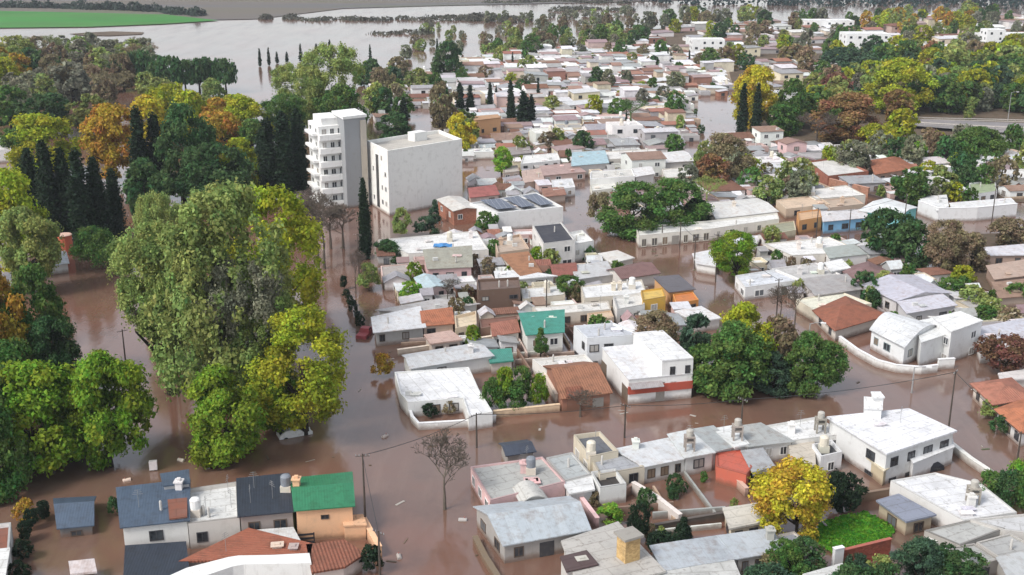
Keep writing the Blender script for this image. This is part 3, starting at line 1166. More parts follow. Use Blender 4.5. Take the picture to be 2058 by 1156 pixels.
house([(505, 1072), (585, 1066), (600, 1094), (510, 1100)], 1.6, 'mp', (.6, .6, .58), (.45, .42, .4), 'small lean-to with a stained white roof under the peach wall', name='shed', cat='shed', win='F1')
house([(375, 1128), (500, 1068), (622, 1098), (618, 1122)], 2.4, 'tp', TC, (.5, .4, .35), 'house with a broad curved brick red tile roof at the bottom edge', win='')
b_ = MB()
pp = [P(x, y, 1.9) for x, y in ((300, 1180), (375, 1146), (460, 1124), (480, 1121), (545, 1120), (622, 1116))]
qq = [P(x, y, 1.9) for x, y in ((330, 1200), (400, 1166), (468, 1143), (490, 1139), (550, 1138), (626, 1136))]
b_.prism(qq + pp[::-1], -1, 2.15)
tag(b_.obj('parapet_wall', 'wall', None, (.72, .72, .7)), 'curved white stepped parapet in front of the brick red roof', 'wall')
house([(622, 1100), (690, 1092), (727, 1116), (690, 1140), (632, 1150)], 2.3, 'tp', RU, (.6, .5, .45), 'five sided red brown terrace roof with a white edge by the street', win='')
house([(145, 1134), (184, 1130), (188, 1150), (148, 1154)], 1.5, 'mp', (.62, .55, .54), (.12, .08, .07), 'tiny hut with a pinkish white roof in the flooded yard', name='shed', cat='shed', win='')
house([(-60, 1060), (22, 1050), (18, 1110), (-70, 1130)], 3.2, 'f', RU, (.7, .7, .68), 'white walled house with a red terrace at the left edge', win='R1 F1')
house([(-90, 1120), (14, 1108), (2, 1180), (-100, 1190)], 3.6, 'fp', (.66, .66, .64), (.7, .7, .68), 'white roofed house cut by the bottom left corner', win='')
garden_wall([(730, 1060), (763, 1122)], 1.3, PE, 'peach garden wall running from the green roofed house along the street', t=.5)
slat_fence([(566, 1100), (632, 1094)], 1.3, (.03, .03, .035), 'black gate fence below the peach wall', name='gate_fence')

# ================================================================ FOREGROUND, RIGHT OF THE STREET
house([(946, 938), (1090, 918), (1136, 968), (985, 1006)], 3.3, 'f', (.4, .4, .38), PK, 'pink walled corner house with a grey flat roof and a white tank', bits='T7055 C6262 A7590', win='L3', ph=.15)
house([(1035, 985), (1078, 978), (1096, 1004), (1050, 1012)], 2.8, 'fv', (.5, .49, .46), (.5, .48, .44), 'small pale vaulted roof behind the long grey sheet roof', rise=.7, name='shed', cat='shed')
house([(958, 1022), (1140, 1002), (1182, 1066), (1014, 1096)], 3.0, 'mgx', (.42, .46, .49), (.33, .31, .29), 'long grey house with a blue grey gabled sheet roof beside the street', rise=1.3, win='F3d L2', bits='')
house([(1098, 920), (1150, 909), (1188, 953), (1136, 966)], 3.2, 'f', (.38, .4, .4), (.55, .54, .52), 'grey flat roof behind the pink walled corner house', ph=.12, bits='V5050')
house([(1134, 968), (1184, 958), (1190, 985), (1148, 993)], 2.6, 'fp', (.66, .66, .65), (.66, .66, .65), 'low white lean-to roof between two grey roofs', name='shed', cat='shed')
house([(1153, 874), (1206, 867), (1243, 906), (1186, 918)], 4.3, 'f', (.13, .14, .16), (.63, .56, .44), 'tall cream box house with a dark sunken roof and a tank', bits='T1215 A5050', win='L2', ph=.5)
house([(1188, 922), (1250, 907), (1296, 938), (1206, 954)], 3.3, 'f', (.36, .37, .39), (.6, .54, .44), 'cream house with a dark grey flat roof beside the white box', ph=.12, bits='V2060', win='F2')
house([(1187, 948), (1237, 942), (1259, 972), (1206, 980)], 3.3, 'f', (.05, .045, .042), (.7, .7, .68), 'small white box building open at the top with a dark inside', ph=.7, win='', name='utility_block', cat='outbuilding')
house([(1240, 910), (1346, 888), (1376, 922), (1296, 938)], 3.1, 'm' + 'sf', (.6, .61, .62), (.66, .65, .62), 'row house with a white sheet roof right of the dark grey roof', rise=.3, win='F3', bits='C3090')
house([(1346, 880), (1384, 872), (1432, 910), (1378, 920)], 3.4, 'msf', (.6, .62, .62), (.6, .6, .58), 'narrow row house with a white roof and a tall tank frame', rise=.3, win='F1', bits='W3025 A6060')
house([(1384, 872), (1432, 864), (1478, 898), (1430, 909)], 3.3, 'msf', (.36, .38, .38), (.62, .6, .58), 'row house with a grey sheet roof left of the red annex', rise=.3, win='F2')
house([(1436, 866), (1472, 860), (1500, 894), (1478, 899)], 3.5, 'fp', (.66, .67, .66), (.66, .65, .62), 'white row house roof with a tank stack beside the grey roofs', bits='W6030 A3080', win='')
house([(1474, 866), (1528, 858), (1590, 888), (1502, 898)], 3.3, 'msf', (.37, .38, .37), (.66, .65, .62), 'row house with a grey sheet roof right of the red annex', rise=.3, win='F3')
house([(1438, 910), (1488, 904), (1512, 938), (1500, 954), (1440, 938)], 2.9, 'f', (.5, .12, .08), (.5, .13, .085), 'bright red curved annex behind the row houses', ph=.1, name='annex_building', cat='outbuilding')
house([(1494, 914), (1530, 909), (1552, 938), (1514, 948)], 2.6, 'msf', (.36, .37, .38), (.6, .6, .6), 'small grey roofed lean-to right of the red annex', rise=.3, name='shed', cat='shed')
house([(1536, 856), (1640, 838), (1702, 872), (1592, 886)], 3.4, 'f', (.7, .7, .69), (.72, .71, .68), 'long white flat roofed row house before the big white house', ph=.2, bits='C2550 W7035 A5575', win='F3')
house([(1590, 900), (1632, 893), (1634, 936), (1596, 944)], 2.4, 'fp', (.5, .45, .38), (.55, .45, .35), 'tan walled wing behind the white row house', win='F1', name='outbuilding', cat='outbuilding')
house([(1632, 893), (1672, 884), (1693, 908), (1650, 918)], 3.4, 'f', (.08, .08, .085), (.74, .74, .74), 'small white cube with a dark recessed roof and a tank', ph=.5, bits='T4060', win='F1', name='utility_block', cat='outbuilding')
r, o, pl = house([(1668, 842), (1826, 826), (1916, 868), (1782, 912)], 5.6, 'fp', (.74, .74, .76), (.66, .66, .65), 'big white two storey house with an overhanging roof and a stepped white tower', win='F4 L2', fcol=(.04, .04, .045))
annex(r, o, [(1738, 800), (1772, 803), (1772, 824), (1738, 822)], 7.6, 'f', (.74, .74, .73), (.74, .74, .73), 'stepped_tower')
annex(r, o, [(1752, 790), (1768, 790), (1776, 800), (1756, 802)], 8.4, 'f', (.74, .74, .73), (.74, .74, .73), 'tower_top', z0=4.)
annex(r, o, [(1700, 888), (1716, 884), (1792, 938), (1776, 948)], 2.6, 'f', CR, (.5, .42, .29), 'stone_side_wing')
annex(r, o, [(1820, 908), (1912, 880), (1916, 900), (1836, 932)], 3.0, 'f', (.7, .7, .7), (.7, .7, .7), 'porch')
car(1858, 944, R(200), (.02, .022, .03), 'dark car parked under the porch of the big white house', sink=.35)
house([(1790, 966), (1880, 950), (1972, 972), (2044, 1030), (1936, 1046)], 3.2, 'f', (.68, .68, .69), (.66, .65, .63), 'long white gabled roof house beside the dark green shrubs', ph=.1, bits='W5050 C4030 A6060', win='c2')
house([(1768, 1010), (1806, 999), (1873, 1036), (1822, 1048)], 2.3, 'fp', (.24, .26, .32), (.45, .38, .28), 'small brown shed with a blue grey slab roof beside the lawn', win='F1 L1', name='shed', cat='shed', fcol=(.1, .07, .05))
house([(1858, 1066), (1952, 1044), (2020, 1062), (1930, 1096)], 3.0, 'f', (.42, .42, .4), (.4, .38, .35), 'grey slab roofed house below the long white gabled roof', ph=.1, win='L2 F2')
house([(1950, 1044), (2090, 1030), (2130, 1080), (2020, 1066)], 3.2, 'f', (.5, .5, .5), (.5, .48, .45), 'pale grey roof at the right edge below the shrubs', ph=.12)
house([(1910, 1100), (1958, 1092), (2010, 1124), (1946, 1142)], 2.8, 'f', (.4, .4, .38), (.3, .28, .26), 'square grey slab roof above the bottom right trees', ph=.1, win='F1')
house([(1962, 1090), (2030, 1072), (2100, 1108), (2012, 1124)], 3.1, 'f', (.38, .38, .37), (.4, .38, .35), 'grey slab roof with stacked slabs at the lower right edge', ph=.1, bits='V5040')
house([(2008, 1130), (2090, 1112), (2140, 1160), (2040, 1180)], 3.0, 'msf', (.45, .46, .46), (.4, .38, .35), 'grey sheet roof cut by the bottom right corner', rise=.3)
house([(1312, 1106), (1376, 1096), (1416, 1132), (1336, 1146)], 2.9, 'msf', (.4, .43, .46), (.4, .38, .36), 'blue grey sheet roof right of the yellow brick chimney', rise=.3, win='F2')
house([(1378, 1096), (1446, 1086), (1482, 1122), (1418, 1132)], 2.9, 'msf', (.38, .41, .44), (.4, .38, .36), 'second blue grey sheet roof right of the yellow brick chimney', rise=.3, win='F2')
house([(1447, 1086), (1548, 1072), (1568, 1108), (1484, 1122)], 3.0, 'msf', (.42, .45, .48), (.42, .4, .38), 'wide blue grey sheet roof below the yellow tree', rise=.3, win='F3', bits='C9060')
house([(1552, 1078), (1596, 1068), (1642, 1104), (1568, 1116)], 2.8, 'f', (.24, .25, .28), (.62, .56, .5), 'cream edged dark grey roof at the corner of the lawn', ph=.15, win='F2')
house([(1300, 1152), (1470, 1132), (1490, 1180), (1310, 1190)], 2.7, 'fp', (.5, .5, .48), (.5, .48, .45), 'pale roof along the bottom edge below the blue grey roofs')
r, o, pl = house([(1134, 1092), (1240, 1056), (1330, 1150), (1170, 1190)], 3.2, 'fp', (.43, .41, .38), (.45, .42, .38), 'beige roofed house at the bottom edge with a tall yellow brick chimney', win='L2')
ch = MB()
ch.box(P(1262, 1126, 2.24) - Vector((0, 0, .5)), 1.7, 1.5, 3.2, .5)
cb = ch.obj('brick_chimney', 'brick', r, (.6, .42, .2), o)
ch = MB()
ch.box(P(1262, 1126, 2.24) + Vector((0, 0, 2.71)), 2.2, 2.0, .25, .5)
ch.obj('chimney_cap', 'paint', cb, (.3, .28, .25), o)
annex(r, o, [(1128, 1122), (1178, 1110), (1200, 1136), (1140, 1150)], 3.6, 'f', (.09, .06, .06), (.5, .48, .45), 'roof_well')
house([(1458, 1026), (1516, 1018), (1530, 1050), (1470, 1062)], 2.3, 'fp', (.55, .52, .46), (.62, .55, .42), 'cream garden house left of the yellow tree', win='F2 L1', name='outbuilding', cat='outbuilding')
house([(1620, 1160), (1690, 1140), (1720, 1180), (1640, 1190)], 2.8, 'fp', (.6, .6, .58), (.5, .48, .45), 'white roof corner at the bottom edge below the red brick wall')
garden_wall([(1690, 1142), (1786, 1118)], 2.0, (.33, .1, .07), 'red brick wall in front of the lawn', brick=True, t=.3)
garden_wall([(1672, 1150), (1690, 1146)], 2.6, (.7, .7, .7), 'white wall pillar at the end of the red brick wall', t=.4)
garden_wall([(1272, 992), (1318, 1020), (1366, 1058)], 1.4, (.6, .54, .5), 'whitewashed wall running down between two flooded yards', t=.45)
garden_wall([(1146, 990), (1200, 1062)], 1.2, PK, 'pink yard wall right of the long grey house', t=.4)
garden_wall([(1300, 1075), (1390, 1058), (1462, 1046)], 1.0, (.09, .075, .065), 'dark wall behind the flooded yard pool', t=.3)
garden_wall([(1448, 952), (1482, 980), (1500, 998)], 1.0, (.5, .34, .27), 'pinkish yard wall below the red annex', t=.4)
garden_wall([(1706, 1014), (1788, 1000)], 1.1, (.2, .14, .1), 'brown wall behind the lawn', t=.3)
garden_wall([(1205, 1010), (1255, 1000), (1270, 990)], 1.0, (.3, .2, .16), 'brown wall below the white box building', t=.3)
garden_wall([(1912, 905), (1950, 935), (2010, 975)], .9, (.6, .59, .55), 'low white kerb wall along the right hand street', t=.5)
garden_wall([(955, 1090), (975, 1130), (1000, 1170)], .7, (.16, .12, .08), 'low dark wall along the street at the bottom edge', t=.5)

# ================================================================ CENTRAL BLOCK
r, o, pl = house([(793, 748), (942, 738), (962, 782), (990, 828), (942, 836), (930, 800), (820, 809), (804, 790)], 3.0, 'f', (.76, .76, .77), (.74, .74, .72),
                 'white corner house wrapped round an open courtyard', ph=.15, win='b3 d2', bits='')
garden_wall([(822, 830), (829, 850), (842, 864), (940, 858), (996, 848)], .9, (.74, .74, .72), 'white curved front wall of the courtyard house', t=.3)
house([(812, 716), (952, 693), (988, 716), (826, 741)], 3.3, 'mgx', (.55, .56, .57), (.68, .68, .66), 'white house with a ribbed pale roof behind the courtyard house', rise=.6, win='F4', bits='V5050 C8030')
house([(1046, 643), (1131, 636), (1131, 668), (1060, 674)], 4.5, 'msf', TL, (.7, .7, .66), 'white house under a turquoise green sheet roof', rise=.9, win='F2')
house([(982, 707), (1024, 704), (1028, 726), (988, 730)], 2.4, 'mp', TL, (.55, .5, .45), 'small shed with a turquoise roof behind the hedge garden', name='shed', cat='shed')
house([(1153, 655), (1233, 649), (1296, 672), (1180, 680)], 6.0, 'f', (.5, .52, .56), (.7, .72, .74), 'two storey white house with a grey flat roof beside the brown green tree', win='F4 L2 R1', bits='V3030 A7060', ph=.3)
house([(1070, 722), (1176, 712), (1202, 738), (1098, 744)], 3.0, 'f', (.68, .66, .62), (.7, .68, .64), 'white strip roof behind the rusty brown roof', ph=.2, win='F2')
r, o, pl = house([(1094, 738), (1170, 730), (1226, 790), (1130, 802)], 2.6, 'tgx', (.3, .14, .085), (.33, .16, .11), 'house with a steep rusty brown tile roof facing the cross street', rise=2.0, win='F2d L1', fcol=(.7, .68, .64), bits='')
annex(r, o, [(1136, 782), (1164, 779), (1168, 796), (1140, 799)], 2.9, 'tgx', RU, (.2, .1, .07), 'porch', rise=.7)
a0, a1 = P(1262, 813), P(1389, 800)
d0 = (a1 - a0).normalized()
nn = Vector((-d0.y, d0.x, 0))
r, o, pl = house_world([a0, a1, a1 + nn * 11, a0 + nn * 11], 3.5, 'msf', (.68, .68, .69), (.74, .73, .71), 'white shop house with a red band along its whole front', rise=.5, win='F5d', rows=1, hh=.8, over=.1)
am = a0 + d0 * 4.6
s_ = MB(d0)
s_.prism([am - nn * .03, a1 - nn * .03 + d0 * .03, a1 + nn * 11.1 + d0 * .03, am + nn * 11.1], 2.3, 5.7)
us = s_.obj('upper_storey', 'wall', r, (.75, .75, .74), o)
s_ = MB(d0)
s_.slab([p + Vector((0, 0, 5.7)) for p in (am - nn * .1, a1 - nn * .1, a1 + nn * 11.2, am + nn * 11.2)], .18, .005)
s_.obj('roof', 'f', us, (.7, .7, .7), o)
wall_openings(r, o, a0 + d0 * 5.6 - nn * .04, a1 - d0 * .2 - nn * .04, 5.6, 3, 1, (.05, .05, .055), False, False, 1.1)
s_ = MB(d0)
s_.prism([a0 - nn * .16 - d0 * .02, a1 - nn * .16 + d0 * .05, a1 + nn * .2 + d0 * .05, a0 + nn * .2 - d0 * .02], 1.45, 2.55, True)
s_.obj('red_band', 'paint', r, (.42, .085, .055), o)
s_ = MB(d0)
s_.slab([a0 - nn * 1.2 + Vector((0, 0, 2.56)), am - nn * 1.2 + Vector((0, 0, 2.56)), am - nn * .17 + Vector((0, 0, 3.0)), a0 - nn * .17 + Vector((0, 0, 3.0))], .08, 0)
s_.obj('awning', 'm', r, (.36, .33, .33), o)
garden_wall([(1212, 752), (1240, 780), (1264, 812)], 2.2, (.16, .12, .09), 'dark stone wall beside the rusty brown roofed house', t=.6, cap=False)
garden_wall([(992, 840), (1124, 826)], .95, (.66, .5, .34), 'tan street wall in front of the hedge garden', t=.35)
garden_wall([(1090, 760), (1118, 812)], 1.4, (.6, .52, .44), 'pale side wall between the hedge and the rusty brown roof', t=.35)
# roofs along the left street
house([(752, 644), (840, 624), (850, 658), (756, 668)], 3.3, 'msf', (.68, .68, .69), (.45, .44, .42), 'house with a broad white sheet roof beside the red pickup', rise=.35, win='F4', over=.5)
house([(762, 628), (884, 606), (957, 612), (850, 632)], 3.0, 'msf', (.45, .43, .42), (.6, .58, .54), 'long stained metal roof behind the white sheet roof', rise=.3)
house([(848, 637), (906, 630), (910, 651), (852, 656)], 3.2, 'tsf', (.42, .16, .09), (.66, .5, .4), 'small house with a bright terracotta roof', rise=.8, win='F2')
house([(913, 635), (957, 625), (958, 652), (916, 660)], 3.8, 'f', (.62, .52, .38), (.68, .55, .4), 'peach walled house right of the terracotta roof', win='F2 L1')
garden_wall([(800, 716), (900, 702), (1000, 686)], 1.0, (.66, .57, .47), 'long cream wall below the terracotta roof', t=.4)
house([(856, 676), (905, 668), (925, 684), (868, 692)], 1.9, 'mp', (.55, .38, .32), (.6, .52, .46), 'low pinkish patio roof behind the cream wall', name='shed', cat='shed', win='F2')
house([(986, 655), (1030, 648), (1042, 668), (992, 676)], 2.7, 'tgx', (.35, .15, .11), (.68, .62, .56), 'small white house with a reddish roof left of the turquoise roof', win='F2')
house([(958, 562), (1043, 557), (1046, 578), (961, 584)], 5.6, 'f', (.16, .11, .09), (.16, .105, .08), 'tall dark brown stained wall house left of the palm', win='F3', bits='A5050', rows=1, hh=.7)
house([(963, 642), (1040, 634), (1046, 650), (966, 660)], 2.2, 'f', (.2, .1, .075), (.25, .16, .12), 'low rusty roof below the dark brown house', ph=.1)
house([(853, 516), (946, 508), (947, 537), (861, 541)], 3.9, 'msf', (.33, .32, .26), PK, 'pink walled house under a greenish rusty sheet roof', rise=1.2, win='F3')
house([(835, 560), (872, 556), (898, 578), (852, 586)], 2.9, 'mgy', (.45, .56, .6), (.66, .5, .48), 'small house with a pale blue sheet roof left of the pink house', rise=.6, win='F2')
house([(760, 482), (958, 464), (982, 502), (820, 510)], 3.4, 'f', (.72, .71, .69), (.68, .66, .62), 'long white roofed house with a blue tarpaulin on it', ph=.15, win='L2 F3', bits='T6560 C9070')
tp = MB()
q = P(890, 494, 2.3)
for k in range(6):
    for j in range(4):
        def hz(i, jj):
            return Vector((q.x - 1.8 + i * .6, q.y - 1.2 + jj * .6, 2.35 + .5 * math.exp(-((i - 3) ** 2 + (jj - 2) ** 2) / 3) + .12 * math.sin(i * 2.1 + jj * 1.7)))
        tp.face([hz(k, j), hz(k + 1, j), hz(k + 1, j + 1), hz(k, j + 1)])
tag(tp.obj('tarpaulin', 'paint', None, (.06, .22, .48)), 'crumpled bright blue tarpaulin on the long white roof', 'tarpaulin')
house([(765, 535), (840, 528), (850, 548), (768, 556)], 2.4, 'f', (.4, .36, .33), (.6, .45, .4), 'pinkish low house beside the left street', win='F3', ph=.1)
house([(880, 402), (925, 397), (962, 420), (912, 425)], 4.4, 'mgy', (.62, .6, .56), BK, 'brick house with a pale roof right below the blank white block', rise=.5, win='F2 L2', brick=True)
r, o, pl = house([(944, 408), (1078, 387), (1132, 416), (1000, 428)], 5.6, 'f', (.66, .66, .65), (.76, .76, .75), 'long white building with rows of solar panels on its roof', ph=.35, win='R1', bits='')
for k, (x0, x1) in enumerate(((960, 1005), (1008, 1042), (1046, 1078))):
    s = MB(Vector((1, .2, 0)))
    qs = [P(x0 + 4, 404 - k * 4, 4.1), P(x1, 401 - k * 5, 4.1), P(x1 + 34, 419 - k * 4, 3.95), P(x0 + 40, 423 - k * 4, 3.95)]
    s.slab([p + Vector((0, 0, .2)) for p in qs[::-1]], .06, 0)
    s.obj('solar_panel', 'solar', r, (.03, .04, .07), o)
house([(1070, 452), (1128, 446), (1156, 482), (1092, 490)], 7.0, 'f', (.05, .052, .065), (.72, .7, .67), 'tall white house with a dark slate roof and two wide upper windows', ph=.25, win='F2 L2', wmax=2.6, fcol=(.72, .7, .68))
house([(1128, 470), (1170, 462), (1194, 484), (1150, 492)], 5.2, 'f', (.7, .7, .68), (.72, .71, .69), 'white house attached right of the dark slate roof', win='F2 R1', bits='V4040')
house([(994, 482), (1045, 470), (1064, 500), (1000, 508)], 4.2, 'f', (.45, .36, .29), (.55, .42, .32), 'tan house with small windows above the amber roof', win='F4', bits='T5060 C2070')
house([(1008, 522), (1060, 516), (1088, 552), (1052, 560)], 2.9, 'tsf', (.34, .17, .095), (.62, .54, .46), 'house with a large amber brown tile roof left of the slate roofed house', rise=.8)
house([(996, 548), (1048, 546), (1112, 556), (1000, 566)], 2.9, 'fp', (.7, .7, .7), (.7, .69, .67), 'flat white roof below the amber brown roof', win='F2')
house([(1104, 534), (1153, 530), (1158, 552), (1114, 556)], 2.7, 'tgx', (.26, .1, .08), (.4, .3, .26), 'small maroon tile roof below the slate roofed house', rise=.9, win='F1')
house([(1222, 544), (1290, 529), (1324, 550), (1250, 561)], 3.2, 'tgx', MV, (.6, .56, .52), 'house with a mauve brown gabled roof at the right hand street', rise=.9)
house([(1150, 540), (1218, 530), (1232, 552), (1160, 562)], 2.8, 'msf', (.5, .5, .5), (.6, .58, .55), 'grey sheet roof left of the mauve brown gable', rise=.3)
house([(1205, 512), (1240, 506), (1272, 520), (1230, 530)], 2.8, 'mp', (.66, .64, .6), (.62, .56, .5), 'white lean-to roof at the bend of the right hand street', name='shed', cat='shed')
house([(1166, 575), (1290, 562), (1300, 590), (1174, 600)], 3.4, 'f', (.7, .7, .69), (.66, .6, .5), 'long white roofed house with chimneys left of the yellow wall', ph=.15, win='F3', bits='C5050 C6050 T8050 A3050')
house([(1232, 596), (1288, 588), (1296, 612), (1240, 622)], 4.2, 'f', (.64, .63, .6), (.72, .7, .67), 'white house left of the yellow house', win='F2', bits='C4050')
house([(1288, 584), (1332, 578), (1338, 596), (1292, 604)], 4.8, 'f', (.6, .42, .12), (.66, .4, .08), 'yellow walled house facing the flooded town street', win='F1', ph=.2)
house([(1316, 562), (1362, 558), (1394, 582), (1346, 588)], 3.6, 'msf', (.12, .11, .12), (.6, .34, .16), 'house with a dark roof behind the orange wall', rise=.3, win='F2')
house([(1352, 592), (1392, 586), (1404, 602), (1358, 610)], 3.2, 'f', (.55, .2, .07), (.6, .26, .07), 'orange house at the corner of the right hand street', win='F2', ph=.15)
house([(1360, 628), (1408, 619), (1446, 641), (1398, 648)], 2.5, 'mp', (.68, .67, .66), (.6, .58, .55), 'white triangular roof behind the dark green garden trees')
house([(1070, 617), (1222, 605), (1228, 622), (1086, 634)], 3.0, 'f', (.66, .64, .6), (.6, .55, .48), 'long narrow white roof above the turquoise roof', ph=.1, win='F4')
house([(1180, 630), (1228, 624), (1234, 638), (1186, 645)], 2.8, 'f', (.55, .42, .3), (.6, .44, .3), 'small tan house with windows above the two storey white house', win='F3', ph=.1)
house([(1046, 580), (1130, 572), (1136, 592), (1050, 602)], 2.6, 'f', (.66, .66, .65), (.68, .62, .5), 'white box roof right of the dark brown house', ph=.1, win='F2', bits='T6050')
car(735, 672, R(78), (.34, .07, .08), 'red pickup half sunk beside the white sheet roof', sink=.45, length=4.4, pickup=True, name='pickup')
house([(1228, 712), (1300, 702), (1312, 716), (1240, 726)], 2.6, 'mp', (.45, .44, .42), (.5, .47, .44), 'grey lean-to behind the white shop house', name='shed', cat='shed')

# ================================================================ TALL BUILDINGS
b0, b1, b2 = P(627, 398), P(648, 416), P(700, 410)
fr = (b2 - b1)
bk = (b0 - b1)
poly = [b1, b2, b2 + bk, b1 + bk]
cen = sum(poly, Vector()) / 4
tw = thing('apartment_tower', Vector((cen.x, cen.y, 0)), 'six storey white apartment tower with balconies and a grey stair shaft', 'apartment building')
TO = Vector((cen.x, cen.y, 0))
POLYS.append(poly)
HT = height_at(b1, 255)
m_ = MB(fr)
m_.prism([Vector((p.x, p.y, 0)) for p in poly], -1, HT)
m_.obj('wall', 'wall', tw, (.78, .78, .76), TO)
m_ = MB(fr)
m_.prism(inset([Vector((p.x, p.y, 0)) for p in poly], 1.0), HT + .002, HT + 1.6)
m_.obj('roof_house', 'wall', tw, (.76, .76, .74), TO)
fl = HT / 6
dx, dy = fr.normalized(), bk.normalized()
for k in range(6):
    z = k * fl + fl * .30
    # slab edge band and balcony on the front
    s = MB(fr)
    p0, p1 = b1 - dx * .1, b2 + dx * .05
    s.prism([p0 - dy * 1.3, p1 - dy * 1.3, p1 - dy * .01, p0 - dy * .01], z - fl * .3, z + .35, True)
    s.obj('balcony', 'wall', tw, (.8, .8, .78), TO)
    wall_openings(tw, TO, b1 + dx * .3, b2 - dx * .3, z + 2.35, 3, 1, (.75, .75, .73), False, False, 1.5, hh=1.5)
    s = MB(bk)
    q0, q1 = b1 + bk * .12, b1 + bk * .88
    s.prism([q1 - dx * 1.2, q0 - dx * 1.2, q0 - dx * .01, q1 - dx * .01], z - .12, z + .42, True)
    s.obj('balcony', 'wall', tw, (.8, .8, .78), TO)
    wall_openings(tw, TO, b1 + bk, b1, z + 2.3, 2, 1, (.75, .75, .73), False, False, 1.8, (.02, .02, .022), hh=1.7)
c0, c1 = P(699, 420), P(741, 413)
bk2 = bk.normalized() * 9
pol = [c0, c1, c1 + bk2, c0 + bk2]
POLYS.append(pol)
m_ = MB(fr)
HS = height_at(c0, 240)
m_.prism([Vector((p.x, p.y, 0)) for p in pol], -1, HS)
sh = m_.obj('stair_shaft', 'wall', tw, (.3, .31, .32), TO)
m_ = MB(fr)
m_.prism(inset([Vector((p.x, p.y, 0)) for p in pol], -.3), HS + .002, HS + .6, True)
m_.obj('shaft_cap', 'wall', sh, (.74, .74, .72), TO)
m_ = MB(fr)
wq = (c1 - c0).normalized()
m_.prism([c1 - wq * 1.4 - dy * .35, c1 + wq * .02 - dy * .35, c1 + wq * .02 + dy * .3, c1 - wq * 1.4 + dy * .3], -1, HS * .97)
m_.obj('stone_pilaster', 'wall', sh, (.5, .45, .38), TO)

g0, g1, g2 = P(742, 408), P(783, 434), P(930, 404)
g3 = g0 + (g2 - g1)
bl = thing('white_block', Vector((g1.x, g1.y, 0)), 'large blank white block beside the apartment tower', 'building')
GO = Vector((g1.x, g1.y, 0))
HB = height_at(g1, 303)
pol = [Vector((p.x, p.y, 0)) for p in (g1, g2, g3, g0)]
POLYS.append(pol)
m_ = MB(g2 - g1)
inn = inset(pol, .35)
for i in range(4):
    j = (i + 1) % 4
    m_.wall(pol[i], pol[j], -1, HB)
    m_.face([(*pol[i].xy, HB), (*pol[j].xy, HB), (*inn[j].xy, HB), (*inn[i].xy, HB)])
    m_.face([(*inn[j].xy, HB - .8), (*inn[i].xy, HB - .8), (*inn[i].xy, HB), (*inn[j].xy, HB)])
m_.obj('wall', 'wall', bl, (.8, .79, .75), GO)
m_ = MB(g2 - g1)
m_.slab([Vector((*p.xy, HB - 1.0)) for p in inset(pol, .34)], .2, 0)
m_.obj('roof', 'f', bl, (.5, .47, .42), GO)
m_ = MB(g2 - g1)
m_.box(g1.lerp(g2, .6).lerp(g0.lerp(g3, .6), .7) + Vector((0, 0, HB - .8)), 3.6, 2.6, 2.0, math.atan2((g2 - g1).y, (g2 - g1).x))
m_.obj('lift_house', 'wall', bl, (.72, .72, .7), GO)
lx = (g1 - g0).normalized()
nl = Vector((lx.y, -lx.x, 0))
m_ = MB(lx)
q0, q1 = g0.lerp(g1, .42), g0.lerp(g1, .55)
m_.prism([q0 + nl * .04, q1 + nl * .04, q1 - nl * .2, q0 - nl * .2], .5, HB * .86, True)
m_.obj('stair_window', 'glass', bl, (.02, .022, .028), GO)
for rz in range(4):
    wall_openings(bl, GO, g0 + lx * .4, g0.lerp(g1, .38), HB - 1 - 3.3 * rz, 2, 1, (.6, .6, .58), False, False, 1.1)
    wall_openings(bl, GO, g0.lerp(g1, .62), g1 - lx * .6, HB - 1 - 3.3 * rz, 2, 1, (.6, .6, .58), False, False, 1.1)
house([(934, 236), (998, 231), (1006, 250), (958, 256)], 6.5, 'tsb', (.5, .3, .17), (.6, .34, .18), 'tan pavilion with a steep roof and orange end wall', rise=2.0, win='F2', name='pavilion', cat='pavilion')
house([(940, 380), (984, 374), (1002, 392), (946, 398)], 3.0, 'tgx', (.36, .13, .12), (.6, .5, .45), 'red roofed house just right of the blank white block', win='F2')

house([(1008, 894), (1056, 888), (1072, 908), (1020, 916)], 1.9, 'mgx', (.05, .06, .085), (.3, .28, .26), 'small dark navy roof standing at the near kerb of the cross street', name='shed', cat='shed', rise=.5)

# ================================================================ RIGHT OF THE TOWN STREET
r, o, pl = house([(1752, 664), (1806, 642), (1893, 662), (1818, 698)], 4.2, 'fv', (.6, .61, .62), (.74, .75, .75), 'white house with a domed vault roof behind a curved white wall', rise=1.8, win='F3 L3', rows=1, fcol=(.2, .25, .26))
annex(r, o, [(1876, 640), (1930, 628), (1974, 646), (1912, 668)], 7.0, 'f', (.74, .74, .73), (.74, .74, .73), 'upper_tower')
e0, e1 = P(1912, 668, 4.9), P(1974, 646, 4.9)
e0.z = e1.z = 0
wall_openings(r, o, P(1880, 652, 4.9).xy.to_3d(), e0, 4.6, 2, 2, (.7, .7, .7), False, False)
wall_openings(r, o, e0, e1, 4.6, 2, 2, (.7, .7, .7), False, False)
annex(r, o, [(1838, 648), (1884, 640), (1918, 668), (1852, 690)], 5.4, 'f', (.7, .71, .7), (.74, .75, .74), 'terrace_wing')
garden_wall([(1687, 690), (1722, 716), (1762, 738), (1800, 748), (1850, 752), (1882, 748)], 1.1, (.74, .74, .72), 'curved white wall round the domed house', t=.35)
garden_wall([(1884, 742), (1916, 740)], 1.5, (.74, .74, .72), 'white gate wall below the domed house tower', t=.4)
house([(1640, 626), (1700, 600), (1776, 634), (1680, 662)], 2.8, 'th', (.28, .105, .065), (.62, .58, .52), 'house with a brown red hipped roof left of the domed house', rise=1.3, win='L2', over=.6)
